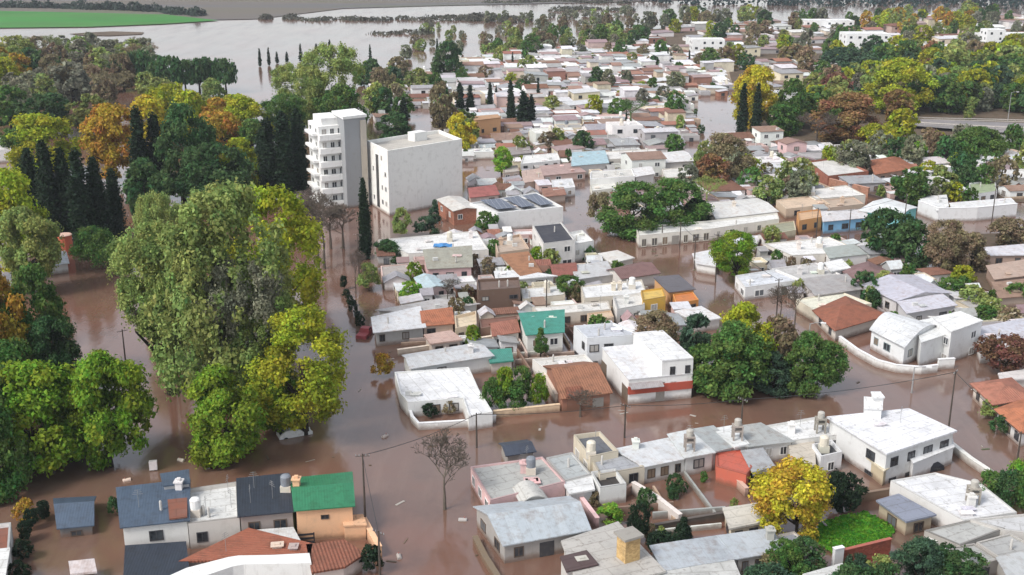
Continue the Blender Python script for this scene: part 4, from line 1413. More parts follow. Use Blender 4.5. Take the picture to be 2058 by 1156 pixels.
house([(1736, 574), (1836, 555), (1908, 590), (1802, 606)], 3.8, 'mgy', (.5, .49, .55), (.6, .57, .56), 'wide hall under a lilac grey ribbed roof', rise=.9, win='F2 L2')
house([(1806, 612), (1892, 596), (1920, 614), (1824, 630)], 3.6, 'msf', LM, (.6, .58, .58), 'lilac white roof just below the wide ribbed hall', rise=.3, win='F2')
house([(1690, 543), (1745, 528), (1802, 556), (1722, 566)], 2.9, 'th', (.22, .14, .14), (.56, .52, .5), 'house with a mauve hipped roof above the ribbed hall', rise=.9, win='F2')
r, o, pl = house([(1535, 490), (1665, 476), (1738, 506), (1592, 514)], 3.6, 'f', (.7, .69, .67), (.66, .62, .56), 'broad white roofed house left of the dark tree pair', ph=.15, win='F3 L2', bits='C3050 T6050')
annex(r, o, [(1655, 500), (1715, 492), (1742, 512), (1668, 520)], 3.7, 'm', (.36, .39, .36), (.7, .69, .67), 'grey_roof_wing')
house([(1478, 554), (1560, 541), (1612, 562), (1498, 578)], 3.4, 'f', (.62, .64, .68), (.74, .74, .73), 'white garage house at the corner under the green tree', ph=.3, win='F2d L2', wmax=2.2)
house([(1550, 540), (1640, 528), (1700, 556), (1612, 566)], 3.2, 'f', (.5, .49, .48), (.66, .64, .62), 'grey and white roof right of the garage house', ph=.15, bits='C3050 T7040 A5050', win='F3')
house([(1612, 566), (1700, 556), (1730, 582), (1640, 594)], 3.0, 'msf', (.36, .34, .33), (.5, .46, .44), 'dull grey sheet roof below the mauve hipped roof', rise=.3)
house([(1600, 602), (1690, 586), (1752, 610), (1640, 626)], 2.8, 'f', (.7, .68, .56), (.66, .6, .48), 'cream flat roof behind the brown red hipped roof', ph=.1, win='F2')
house([(1660, 530), (1690, 524), (1706, 540), (1672, 546)], 3.4, 'fp', (.7, .7, .69), (.7, .69, .67), 'small white cube house above the mauve hipped roof', win='F1')
house([(1394, 512), (1434, 504), (1438, 536), (1402, 530)], 2.4, 'mp', (.68, .68, .68), (.66, .65, .63), 'white lean-to roof left of the green street tree', name='shed', cat='shed')
r, o, pl = house([(1276, 456), (1420, 444), (1562, 428), (1566, 440), (1430, 460), (1284, 474)], 3.6, 'f', (.7, .69, .66), (.72, .69, .62), 'long white house with arches along the flooded street', ph=.25, win='', bits='')
f0, f1 = P(1284, 474, 2.52), P(1430, 460, 2.52)
f0.z = f1.z = 0
wall_openings(r, o, f0, f1, 2.3, 7, 1, (.6, .58, .5), False, True, 1.9, (.12, .1, .08), hh=1.7)
f2 = P(1566, 440, 2.52)
f2.z = 0
wall_openings(r, o, f1, f2, 2.3, 5, 1, (.6, .58, .5), False, False, 1.2, hh=1.2)
house([(1420, 410), (1520, 400), (1562, 426), (1440, 440)], 3.4, 'mgx', (.66, .65, .62), (.68, .63, .52), 'cream white roofed house behind the arched house', rise=.5, win='F3', bits='C4050')
house([(1300, 440), (1340, 436), (1344, 450), (1304, 456)], 2.6, 'fp', (.5, .48, .46), (.6, .56, .5), 'grey roofed hut under the big dark green tree', name='shed', cat='shed')
house([(1540, 452), (1596, 444), (1600, 462), (1546, 472)], 1.6, 'f', (.3, .3, .22), (.55, .5, .36), 'low cream yard building left of the orange house', ph=.1, name='outbuilding', cat='outbuilding')
house([(1602, 426), (1648, 420), (1652, 436), (1606, 444)], 4.2, 'f', (.55, .36, .22), (.62, .32, .13), 'orange house with a terrace left of the blue house', win='F2', ph=.2)
house([(1652, 430), (1738, 424), (1742, 438), (1656, 446)], 3.8, 'msf', (.6, .58, .58), (.22, .46, .68), 'sky blue house with a white fence', win='F3', rise=.3, wmax=1.6)
r, o, pl = house([(1728, 424), (1782, 400), (1842, 418), (1806, 436)], 4.4, 'mgy', (.68, .7, .7), (.2, .5, .5), 'house with a bright white roof and a turquoise end wall', rise=.6)
house([(1560, 402), (1640, 392), (1668, 410), (1580, 420)], 3.2, 'f', (.6, .46, .34), (.6, .48, .36), 'tan terrace roof above the orange house', ph=.15, win='F2')
house([(1605, 384), (1700, 372), (1740, 392), (1640, 400)], 3.4, 'f', (.7, .68, .65), (.66, .62, .55), 'white roof with a blue skylight above the tan terrace', ph=.15, bits='T1050')
house([(1648, 402), (1716, 396), (1738, 410), (1668, 418)], 3.1, 'f', (.46, .36, .28), (.55, .42, .33), 'brownish roof terrace between white roofs above the blue house', ph=.15, bits='C5050')
house([(1624, 324), (1682, 316), (1746, 344), (1664, 354)], 4.4, 'f', (.62, .6, .57), (.42, .17, .12), 'brick house with a pale flat roof above a long brick wall', win='F3 L1', brick=True, fcol=(.66, .6, .5))
garden_wall([(1664, 378), (1745, 398)], 2.4, (.45, .24, .17), 'long buttressed brick wall below the brick house', brick=True, t=.5)
house([(1752, 324), (1800, 316), (1836, 338), (1762, 350)], 3.6, 'th', (.33, .13, .075), (.55, .36, .28), 'house with an oval terracotta roof right of the brick house', rise=1.1, win='F3', over=.7)
garden_wall([(1745, 398), (1842, 426)], 1.0, (.07, .05, .045), 'dark low wall leading to the white fence', t=.3)
garden_wall([(1845, 430), (1884, 446), (1960, 444), (2040, 436)], 3.0, (.7, .7, .7), 'tall white boundary wall with pilasters at the wide flooded street', t=.5)
house([(1846, 398), (1900, 394), (1904, 416), (1884, 424)], 3.4, 'fp', (.7, .7, .69), (.7, .7, .68), 'white corner roof behind the tall white boundary wall', win='')
house([(1910, 412), (2030, 402), (2040, 410), (1916, 422)], 3.3, 'msf', (.68, .68, .67), (.66, .66, .64), 'long white roof behind the tall white boundary wall', rise=.3)
house([(1948, 368), (2000, 362), (2004, 384), (1950, 392)], 3.4, 'f', (.3, .36, .22), (.74, .74, .73), 'white box house with a mossy roof behind the boundary wall', win='F3', ph=.3)
house([(1930, 350), (2090, 338), (2110, 356), (1944, 362)], 3.5, 'mgx', (.68, .67, .65), (.64, .6, .54), 'long white gabled roof at the right edge above the boundary wall', rise=.6)
house([(1978, 500), (2120, 488), (2140, 512), (1990, 514)], 3.4, 'mp', (.64, .63, .66), (.45, .33, .27), 'brown house with a lilac white slab roof at the right edge', win='F4')
house([(1984, 540), (2110, 520), (2130, 546), (2000, 562)], 3.0, 'msf', (.45, .33, .26), (.42, .3, .24), 'brown shed roof at the right edge below the lilac slab', rise=.4, win='F3')
house([(1995, 574), (2120, 560), (2140, 588), (2010, 600)], 2.6, 'tsf', (.3, .2, .15), (.4, .32, .26), 'dull brown long roof at the right edge among shrubs', rise=.4)
house([(1968, 664), (2090, 640), (2120, 672), (1976, 692)], 3.4, 'msf', (.5, .5, .55), (.62, .6, .58), 'pale lilac roof right of the domed house tower', rise=.3)
house([(1966, 690), (2010, 684), (2024, 700), (1972, 706)], 2.8, 'fp', (.7, .7, .7), (.7, .69, .67), 'white porch roof right of the domed house tower', name='shed', cat='shed')
r, o, pl = house([(1958, 774), (2030, 764), (2070, 800), (1998, 812)], 2.9, 'th', (.38, .16, .11), (.62, .55, .48), 'corner house with a pinkish tile roof at the right edge', rise=1.0, win='L2 F2', over=.5)
house([(2006, 826), (2074, 802), (2130, 850), (2054, 868)], 2.9, 'th', (.42, .16, .085), (.66, .64, .62), 'house with a bright orange tile roof at the right edge', rise=1.2, win='L3 F2', over=.5)
house([(2010, 754), (2080, 744), (2090, 760), (2014, 766)], 2.2, 'fp', (.6, .56, .54), (.55, .5, .46), 'pinkish low wall house behind the pinkish tile roof', name='shed', cat='shed')
for i_, (x, y, c, t) in enumerate(((930, 1046, (.4, .38, .36), 'pale drum floating near the street beside the long grey house'), (774, 878, (.45, .38, .34), 'pale plastic drum floating at the middle of the crossing'),
                                   (802, 1120, (.4, .36, .33), 'pale drum floating near the bottom of the left street'), (364, 926, (.7, .62, .5), 'tan drum floating before the round green tree'),
                                   (255, 966, (.7, .55, .45), 'orange tinted drum floating left of the blue roof'))):
    d_ = thing('floating_drum', P(x, y), t, 'drum', 'drums drifting on the flood')
    m_ = MB()
    m_.tube([(-.45, 0, .05), (-.4, 0, .05), (.4, 0, .05), (.45, 0, .05)], [.2, .24, .24, .2], 12)
    m_.obj('drum_body', 'paint', d_, c)
    m_ = MB()
    m_.tube([(.2, 0, .34), (.2, 0, .42)], [.07, .07], 8)
    m_.obj('drum_cap', 'paint', d_, (.3, .1, .08))
    d_.rotation_euler = (0, 0, i_ * .9)
car(592, 873, R(25), (.74, .74, .72), 'white car sunk to its windows under the roadside trees', sink=.5)
k_ = thing('electrical_cabinet', P(309, 945), 'small white cabinet on a post beside the slate blue roof', 'cabinet')
m_ = MB()
m_.box((0, 0, .1), .9, .5, 1.1, .2)
m_.obj('cabinet_body', 'paint', k_, (.75, .7, .68))
m_ = MB()
m_.box((0, 0, -1.2), .2, .2, 1.3, .2)
m_.obj('post', 'paint', k_, (.2, .18, .16))
rd = thing('red_container', P(134, 512), 'red orange water tank standing at the edge of the dark cypresses', 'tank')
m_ = MB()
hh_ = height_at(P(134, 512), 472)
m_.tube([(0, 0, -1), (0, 0, hh_ - .3), (0, 0, hh_)], [1.35, 1.35, 1.25], 16)
m_.obj('tank_body', 'paint', rd, (.5, .12, .06))
m_ = MB()
m_.tube([(0, 0, hh_), (0, 0, hh_ + .15)], [1.45, 1.3], 16)
m_.obj('tank_lid', 'paint', rd, (.66, .45, .36))
house([(88, 512), (128, 506), (136, 530), (92, 536)], 2.2, 'mgx', (.62, .66, .7), (.6, .6, .6), 'small white pavilion roof beside the red orange tank', name='pavilion', cat='pavilion', rise=.8)
house([(-40, 280), (18, 276), (22, 300), (-40, 304)], 5, 'f', (.7, .68, .66), (.74, .72, .7), 'white building half hidden by trees at the left edge', win='R1')
house([(588, 376), (622, 368), (632, 388), (594, 396)], 2.4, 'f', (.5, .4, .36), (.58, .46, .42), 'small pinkish house at the foot of the apartment tower', win='F2')

def cable(p, q, sag, label):
    pts = [p.lerp(q, i / 12) - Vector((0, 0, sag * 4 * (i / 12) * (1 - i / 12))) for i in range(13)]
    m = MB()
    m.tube(pts, [.035] * 13, 4)
    tag(m.obj('overhead_cable', 'paint', None, (.03, .03, .03)), label, 'cable', 'overhead cables', 'thing')


for (xa, ya, ta), (xb, yb_, tb), t in (((735, 1062, 915), (764, 1158, 1069), 'dark cable from the corner pole to the bottom street pole'), ((735, 1062, 915), (958, 900, 833), 'cable crossing the flooded street junction'),
                                       ((958, 900, 833), (1255, 880, 815), 'cable along the cross street from the junction to the near kerb pole'), ((1255, 880, 815), (1488, 880, 803), 'cable over the cross street behind the row houses'),
                                       ((1488, 880, 803), (1905, 872, 748), 'cable passing behind the big white house'), ((1905, 872, 748), (2041, 948, 871), 'cable down the right hand street near the orange roof'),
                                       ((1395, 540, 477), (1438, 566, 473), 'short cable beside the green street tree'), ((1330, 492, 455), (1366, 500, 449), 'short cable before the arches'), ((1366, 500, 449), (1395, 540, 477), 'cable from the arches to the dark pole'),
                                       ((1438, 566, 473), (1560, 640, 563), 'cable along the street before the white garage house'), ((1640, 478, 421), (1706, 470, 423), 'cable before the sky blue house'), ((1706, 470, 423), (1815, 470, 393), 'cable to the tall pole at the turquoise end wall')):
    A, B = P(xa, ya), P(xb, yb_)
    A.z, B.z = height_at(A, ta), height_at(B, tb)
    cable(A, B, (A - B).length * .02, t)

# ================================================================ POLES AND CAUSEWAY
for x, yb, yt, t in ((1905, 872, 745, 'tall brown utility pole behind the big white house'), (2041, 948, 868, 'dark utility pole beside the shrubs at the right edge'),
                     (735, 1062, 912, 'thin utility pole at the corner of the green roofed house'), (764, 1158, 1066, 'dark utility pole at the bottom of the left street'),
                     (1395, 540, 474, 'dark pole left of the green street tree'), (1366, 500, 446, 'pole before the arches of the long white house'),
                     (1330, 492, 452, 'second pole before the arches of the long white house'), (1438, 566, 470, 'tall thin pole touching the green street tree'),
                     (1640, 478, 418, 'pole between the orange and the blue house'), (1706, 470, 420, 'pole before the sky blue house'), (1815, 470, 390, 'tall pole at the turquoise end wall'),
                     (722, 560, 470, 'thin pole in the left street beside the cypress'), (254, 742, 662, 'thin pole standing in the flooded park'), (1098, 640, 560, 'pole behind the turquoise roof'),
                     (1560, 640, 560, 'pole before the white garage house'), (1990, 470, 372, 'dark pole near the boundary wall at the right'), (1255, 880, 812, 'pole at the near kerb of the cross street'),
                     (1488, 880, 800, 'pole rising behind the grey row house roofs'), (958, 900, 830, 'pole at the far side of the crossing')):
    pole(x, yb, yt, t)
for x, yb, yt, t in ((1622, 726, 650, 'street lamp with a white head beside the dark garden trees'), (1832, 790, 738, 'thin street lamp before the curved white wall'), (2025, 246, 186, 'tall pale street lamp beside the raised causeway'),
                     (1570, 260, 205, 'street lamp in front of the rust coloured trees')):
    pole(x, yb, yt, t, 0, 'street_lamp', (.3, .3, .3), True, 'street lamps')
slat_fence([(1800, 240), (1858, 246), (2000, 249), (2200, 255)], 1.6, (.45, .42, .38), 'far guard rail of the raised causeway', 'guard_rail', 5)
slat_fence([(1800, 252), (1858, 258), (2000, 266), (2200, 274)], 1.9, (.5, .46, .42), 'near guard rail of the raised causeway', 'guard_rail', 5)

# ================================================================ TREES ONE BY ONE
T = tree
# big park trees on the left
T(462, 800, 372, 270, 'gum', 'ol', 'huge olive green eucalyptus filling the middle of the flooded park', cb=.1, trunk='pale')
T(345, 792, 450, 190, 'gum', 'ol', 'leaning grey olive eucalyptus with a bare dark trunk at the water', cb=.36, trunk='dark')
T(560, 690, 374, 180, 'tall', 'yg', 'tall yellow green tree behind the huge eucalyptus', cb=.12)
T(330, 620, 388, 110, 'gum', 'ol', 'pale olive tree at the back left of the huge eucalyptus', cb=.15)
T(500, 812, 520, 190, 'gum', 'gg', 'shaded grey green eucalyptus at the foot of the park', cb=.03)
T(430, 800, 440, 150, 'gum', 'ol', 'pale olive eucalyptus in the heart of the flooded park', cb=.16, trunk='pale')
T(520, 830, 640, 120, 'gum', 'ol', 'low olive tree under the huge eucalyptus', cb=.02)
T(614, 872, 616, 172, 'tall', 'yg', 'yellow green tree leaning over the left street', cb=.12)
T(565, 868, 720, 100, 'round', 'g', 'low green tree at the corner of the park', cb=.08)
T(455, 926, 738, 172, 'round', 'g', 'round bright green tree right above the blue roofs', cb=.04)
T(150, 925, 760, 130, 'round', 'g', 'green tree between the two big trees at the lower left', cb=.05)
T(30, 880, 690, 140, 'round', 'b', 'mid green tree at the left edge behind the broad green tree', cb=.05)
T(-10, 1000, 800, 150, 'round', 'b', 'dark green low tree at the left edge by the near street', cb=.04)
T(222, 938, 714, 168, 'round', 'g', 'dense green tree standing over the near left street', cb=.05)
T(80, 945, 735, 200, 'round', 'g', 'broad green tree at the lower left edge of the park', cb=.08)
T(-40, 950, 720, 190, 'round', 'b', 'shaded green tree cut by the left edge', cb=.08)
T(100, 770, 538, 140, 'round', 'b', 'mid green tree at the left of the flooded clearing', cb=.12)
T(20, 800, 530, 150, 'round', 'oy', 'amber tree at the left edge above the green trees', cb=.12)
T(-30, 720, 520, 120, 'round', 'o', 'orange brown tree cut by the left edge', cb=.12)
T(110, 800, 640, 110, 'round', 'd', 'dark green low tree left of the flooded clearing', cb=.1)
T(30, 560, 345, 160, 'round', 'yg', 'yellow olive tree on the left edge before the cypresses', cb=.12)
T(60, 590, 420, 120, 'round', 'ol', 'olive tree at the left edge below the cypresses', cb=.1)
T(193, 548, 456, 104, 'shrub', 'b', 'large round shrub beside the red orange tank')
for i, (x, yb, yt, w) in enumerate(((75, 478, 300, 46), (108, 484, 285, 44), (140, 480, 300, 40), (172, 500, 300, 46), (204, 492, 318, 44), (236, 480, 340, 36),
                                    (290, 405, 215, 40), (322, 400, 228, 40), (545, 400, 238, 40), (576, 402, 226, 42), (604, 395, 222, 36), (530, 380, 262, 30))):
    T(x, yb, yt, w * 1.35, 'cypress', 'dd', ['first', 'second', 'third', 'fourth', 'fifth', 'sixth', 'seventh', 'eighth', 'ninth', 'tenth', 'eleventh', 'twelfth'][i] + ' from the left of the park cypresses, a blackish green column', lod='B', name='cypress', group='dark cypresses in the left park', cb=.04)
T(735, 520, 360, 32, 'cypress', 'dd', 'lone slim cypress in front of the blank white block', lod='B', name='cypress', cb=.02)
T(370, 410, 212, 130, 'round', 'd', 'broad dark green conifer behind the huge eucalyptus', cb=.12)
T(440, 420, 290, 150, 'wide', 'd', 'low spreading dark tree just behind the huge eucalyptus', cb=.1)
T(300, 440, 320, 90, 'round', 'd', 'small dark tree between cypresses and eucalyptus', cb=.1)
T(80, 360, 232, 140, 'round', 'yg', 'yellow green park tree behind the left cypresses', cb=.12)
T(228, 372, 212, 124, 'round', 'oy', 'amber yellow park tree behind the cypresses', cb=.12)
T(305, 300, 192, 90, 'round', 'y', 'golden tree at the top of the left park', cb=.1)
T(484, 300, 194, 104, 'round', 'yg', 'yellow green tree left of the olive tree group', cb=.12)
T(490, 390, 280, 100, 'round', 'yg', 'yellow tree just left of the dark park cypresses', cb=.1)
T(390, 290, 185, 80, 'round', 'yg', 'yellow tinged tree in the middle of the left park', cb=.1)
T(600, 260, 128, 120, 'gum', 'ol', 'olive tree, left one of the group behind the apartment tower', cb=.1)
T(668, 270, 88, 130, 'gum', 'ol', 'tallest olive tree of the group behind the apartment tower', cb=.08)
T(690, 280, 170, 90, 'gum', 'b', 'green tree, right one of the group behind the apartment tower', cb=.08)
T(580, 290, 190, 100, 'gum', 'b', 'mid green tree in front of the olive group', cb=.08)
for i, (x, yb, yt, w) in enumerate(((318, 182, 124, 34), (346, 190, 116, 44), (374, 188, 122, 40), (402, 186, 120, 42), (428, 184, 124, 36), (455, 188, 120, 34), (285, 178, 104, 40))):
    T(x, yb, yt, w * 1.5, 'pine', 'd', ['first', 'second', 'third', 'fourth', 'fifth', 'sixth', 'tallest and leftmost'][i] + ' umbrella pine in the row standing in the flood', lod='C', name='pine_tree', group='row of umbrella pines in the flood', cb=.34)
for i, (x, yb, yt) in enumerate(((523, 134, 98), (541, 132, 96), (557, 128, 104), (577, 126, 104), (605, 124, 88), (636, 112, 88), (663, 110, 80), (745, 140, 90))):
    T(x, yb, yt, 9, 'cypress', 'dd', ['first', 'second', 'third', 'fourth', 'fifth', 'sixth', 'seventh', 'eighth'][i] + ' from the left of the thin dark poplars in the flood', lod='D', name='poplar', group='thin poplars standing in the flood', cb=.05)
for x, yb, yt, w, t in ((652, 540, 385, 110, 'large grey leafless tree beside the left street'), (690, 500, 410, 80, 'smaller leafless tree in front of the stair shaft'), (632, 470, 380, 70, 'leafless reddish tree at the foot of the apartment tower'),
                        (894, 1024, 876, 120, 'bare street tree standing in the water of the near crossing'), (1568, 640, 572, 56, 'left pruned bare tree before the hipped roof'), (1597, 652, 570, 56, 'right pruned bare tree before the hipped roof'),
                        (715, 590, 500, 50, 'thin bare tree at the kerb below the cypress'), (360, 790, 620, 80, 'bare drooping tree under the leaning grey olive eucalyptus')):
    T(x, yb, yt, w, 'bare', 'bare', t, name='bare_tree')
T(2020, 752, 676, 84, 'round', 'r', 'rust coloured tree at the right edge beside the domed house tower', lod='B', cb=.15)
# central block
for i, (x, y) in enumerate(((696, 600), (704, 616), (712, 630), (720, 644), (726, 658), (690, 582))):
    T(x, y, y - 18 - i % 3 * 5, 20, 'shrub', 'dd', ['second', 'third', 'fourth', 'fifth', 'nearest', 'farthest'][i] + ' dark bush of the ragged hedge along the left street', lod='C', name='bush', group='ragged hedge along the left street')
T(745, 582, 528, 50, 'shrub', 'ol', 'weeping olive shrub at the kerb of the left street')
T(770, 757, 712, 52, 'shrub', 'oy', 'round golden shrub hanging over the left street')
T(805, 478, 420, 52, 'shrub', 'ol', 'olive shrub in front of the blank white block')
T(858, 474, 436, 60, 'shrub', 'bg', 'bluish green shrub beside the brick house')
T(875, 448, 402, 36, 'cone', 'bg', 'small dark conifer left of the brick house', cb=.05)
T(778, 520, 484, 70, 'shrub', 'd', 'dark hedge clump behind the lone cypress')
T(975, 470, 425, 40, 'round', 'b', 'small green tree beside the white solar building', cb=.1)
T(823, 612, 566, 40, 'round', 'lg', 'bright green yard tree above the white sheet roof', cb=.2)
T(900, 612, 560, 44, 'bare', 'bare', 'bare tree before the pink walled house', name='bare_tree')
T(1086, 726, 660, 44, 'cone', 'b', 'dark palm like tree in front of the turquoise roof', cb=.3)
T(1140, 600, 556, 46, 'round', 'b', 'green yard tree right of the dark brown house', cb=.2)
for i, (x, yb, yt, w) in enumerate(((985, 826, 760, 50), (1015, 822, 740, 60), (1050, 818, 738, 62), (1080, 820, 752, 46), (1038, 826, 770, 70))):
    T(x, yb, yt, w, 'shrub', 'g' if i % 2 else 'b', ['leftmost', 'second', 'third, tallest', 'rightmost', 'nearest'][i] + ' dense green bush of the hedge garden by the tan street wall', lod='B', name='bush', group='bushes of the hedge garden')
T(1320, 722, 628, 104, 'round', 'br', 'dull brown green tree behind the two storey white house', cb=.1)
T(1395, 740, 632, 84, 'round', 'bg', 'bluish dark green tree right of the brown tree', cb=.1)
T(1460, 796, 648, 150, 'round', 'b', 'large dark green tree at the bend of the cross street', cb=.06)
T(1495, 760, 612, 130, 'round', 'yg', 'yellow topped tree rising behind the large dark tree', cb=.1)
T(1420, 790, 700, 90, 'round', 'b', 'green tree next to the white shop house', cb=.05)
T(1560, 764, 640, 90, 'round', 'br', 'thin brownish tree right of the yellow topped tree', cb=.1)
T(1612, 790, 668, 110, 'round', 'b', 'dark green tree at the right end of the garden group', cb=.06)
T(1552, 792, 712, 100, 'round', 'bg', 'shaded bluish tree at the water edge of the garden group', cb=.05)
T(1655, 786, 690, 110, 'shrub', 'b', 'low green bush at the right tip of the garden group')
T(1270, 470, 366, 130, 'round', 'b', 'large dark green tree overhanging the flooded corner', cb=.04)
T(1345, 462, 362, 120, 'round', 'b', 'broad green tree right of the large corner tree', cb=.06)
T(1400, 452, 398, 60, 'round', 'dd', 'small blackish tree behind the arched house', cb=.06)
T(1210, 446, 388, 50, 'shrub', 'br', 'brownish bush at the left of the large corner tree')
T(1480, 568, 468, 92, 'round', 'g', 'green street tree leaning over the water by the garage house', cb=.2)
T(1785, 528, 424, 90, 'round', 'd', 'left tree of the dark pair below the turquoise end wall', cb=.05)
T(1820, 540, 446, 84, 'round', 'd', 'right tree of the dark pair below the turquoise end wall', cb=.05)
T(1900, 552, 445, 92, 'round', 'br', 'brown olive tree right of the dark tree pair', cb=.08)
T(1950, 546, 470, 80, 'round', 'br', 'dull brown tree behind the brown olive tree', cb=.08)
T(2030, 500, 440, 70, 'round', 'br', 'brown tree at the right edge above the lilac slab', cb=.1)
T(1930, 575, 535, 70, 'shrub', 'yg', 'yellow green shrub below the brown olive tree')
for i, (x, yb, yt, w, c) in enumerate(((1905, 600, 560, 70, 'b'), (1950, 620, 575, 80, 'ol'), (1975, 650, 615, 60, 'b'), (1990, 640, 600, 70, 'ol'), (2030, 660, 620, 60, 'br'), (2040, 610, 570, 60, 'b'))):
    T(x, yb, yt, w, 'shrub', c, ['dark', 'olive', 'low', 'spreading', 'dull', 'rear'][i] + ' shrub of the overgrown plot at the right edge', lod='C', name='bush', group='shrubs of the overgrown plot')
# foreground right
T(1166, 838, 788, 70, 'bare', 'bare', 'dark bare thicket in front of the rusty brown roofed house', name='bare_tree')
T(665, 500, 400, 90, 'bare', 'bare', 'twiggy grey tree between the left street and the stair shaft', name='bare_tree')
T(640, 520, 420, 70, 'bare', 'bare', 'low twiggy tree leaning over the left street', name='bare_tree')
T(862, 838, 812, 40, 'shrub', 'dd', 'dark potted shrubs inside the open courtyard', lod='C')
T(905, 832, 806, 36, 'shrub', 'br', 'brown shrub in the corner of the open courtyard', lod='C')
T(1600, 1082, 938, 160, 'round', 'y', 'round golden yellow tree at the corner of the lawn', cb=.06)
T(1692, 1030, 954, 66, 'round', 'dd', 'small blackish tree right of the golden yellow tree', cb=.1)
T(1285, 1086, 1012, 48, 'shrub', 'dd', 'clipped dark round conifer in the flooded yard', lod='B')
T(1230, 1050, 1016, 70, 'shrub', 'lg', 'bright yellow green shrub below the white box building', lod='B')
T(1372, 1098, 1040, 56, 'cone', 'dd', 'dark palm like shrub beside the flooded pool', cb=.1)
T(1330, 1112, 1068, 80, 'shrub', 'dd', 'dark bush behind the blue grey roofs')
T(1520, 970, 948, 70, 'shrub', 'dd', 'dark bush left of the golden yellow tree', lod='C')
T(1850, 1190, 1092, 110, 'round', 'bg', 'bluish dark tree at the bottom edge below the lawn', cb=.08)
T(1920, 1180, 1108, 90, 'round', 'd', 'dark tree at the bottom right below the grey slabs', cb=.08)
T(1770, 1180, 1120, 80, 'shrub', 'ol', 'olive shrub at the bottom edge below the red brick wall')
for i, (x, yb, yt, w, c) in enumerate(((1992, 1010, 948, 70, 'b'), (2030, 1018, 950, 80, 'd'), (2058, 1030, 944, 80, 'b'), (2052, 990, 930, 50, 'lg'))):
    T(x, yb, yt, w, 'shrub', c, ['left', 'middle', 'right', 'bright'][i] + ' shrub of the clump behind the long white gabled roof', lod='B', name='bush', group='shrubs at the right edge')
T(1985, 838, 806, 56, 'shrub', 'ol', 'olive hedge shrub before the pinkish tile roof', lod='C')
T(2010, 872, 838, 50, 'shrub', 'd', 'dark hedge shrub before the orange tile roof', lod='C')
T(56, 1046, 1004, 44, 'shrub', 'oy', 'small golden bush left of the slate blue shed', lod='C')
T(228, 1036, 1000, 34, 'shrub', 'd', 'dark bush at the left wall of the slate blue roof', lod='C')
for i, (x, y) in enumerate(((40, 1166), (44, 1124), (50, 1090), (62, 1064), (92, 1046))):
    T(x, y, y - 40, 40, 'shrub', 'dd', ['nearest', 'second', 'third', 'fourth', 'farthest'][i] + ' dark hedge bush bordering the flooded yard at the left', lod='C', name='bush', group='hedge bushes round the left yard')
T(745, 1150, 1098, 60, 'shrub', 'dd', 'dark bush at the bottom end of the peach garden wall', lod='C')
# park on the right
T(1512, 266, 134, 98, 'round', 'y', 'golden yellow tree behind the pair of cypresses', cb=.08)
T(1490, 276, 166, 28, 'cypress', 'dd', 'left cypress of the pair before the golden tree', lod='C', name='cypress', cb=.03)
T(1518, 276, 168, 28, 'cypress', 'dd', 'right cypress of the pair before the golden tree', lod='C', name='cypress', cb=.03)
T(1572, 274, 205, 66, 'round', 'b', 'broad mid green tree hugging the cypress pair on its right', cb=.06)
T(1590, 268, 160, 60, 'round', 'b', 'green tree between golden and rust trees', cb=.06)
T(1680, 218, 148, 82, 'round', 'r', 'rust red round tree at the back of the right park', cb=.08)
T(1712, 292, 188, 134, 'round', 'o', 'broad orange brown tree in the right park', cb=.1)
T(1640, 300, 222, 90, 'bare', 'bare', 'leafless thicket tree left of the broad orange tree', name='bare_tree')
T(1795, 225, 118, 130, 'round', 'yg', 'big yellow green tree in the right park', cb=.08)
T(1640, 232, 172, 70, 'round', 'yg', 'yellow green tree left of the rust red tree', cb=.08)
T(1700, 160, 96, 84, 'round', 'bg', 'bluish dark tree behind the rust red tree', cb=.08)
T(1965, 322, 256, 96, 'wide', 'b', 'spreading green tree in front of the raised causeway', cb=.12)
T(1762, 310, 250, 60, 'round', 'yg', 'yellow tree right of the broad orange tree', cb=.1)
T(1715, 352, 282, 70, 'round', 'gg', 'grey green tree before the brick house', cb=.12)
T(1840, 330, 284, 50, 'round', 'lg', 'bright green tree below the causeway', cb=.1)
T(1950, 242, 196, 32, 'cone', 'ol', 'small olive cone tree beside the causeway lamp', cb=.05)
T(1445, 372, 270, 96, 'round', 'br', 'brown olive tree at the end of the far flooded street', cb=.1)
T(1428, 380, 310, 70, 'round', 'o', 'orange brown tree in the town right of the dark corner trees', cb=.1)
T(1008, 352, 296, 46, 'round', 'lg', 'bright green tree in the flooded lot right of the white block', cb=.15)
T(1895, 400, 345, 60, 'round', 'ol', 'olive tree behind the white corner roof', cb=.1)
T(925, 310, 228, 60, 'round', 'y', 'golden tree half hiding the tan pavilion', cb=.1)
T(890, 285, 165, 56, 'round', 'br', 'tall dull tree beside the far canal street', cb=.25)
T(795, 300, 225, 84, 'round', 'd', 'dark broad tree behind the stair shaft', cb=.1)
T(905, 160, 84, 60, 'round', 'd', 'round dark tree at the far edge of the flood', cb=.05)
for i, (x, yb, yt, w) in enumerate(((1026, 250, 160, 20), (1052, 258, 182, 38), (1068, 256, 190, 24), (880, 158, 78, 12), (785, 225, 176, 14), (985, 225, 165, 16), (812, 250, 195, 24), (925, 230, 165, 26), (945, 230, 170, 24), (1030, 252, 185, 18))):
    T(x, yb, yt, w, 'cypress', 'dd', ['tall slim dark cypress before the far town', 'stout dark cypress right of the slim one', 'short dark cypress right of the stout one', 'very tall slim cypress at the far edge of the flood', 'slim cypress left of the far canal street', 'slim cypress above the tan pavilion', 'broad dark cypress left of the far canal street', 'left dark conifer right of the far canal street', 'right dark conifer beside the far canal street', 'low dark cypress at the foot of the slim one'][i],
      lod='C', name='cypress', cb=.03)

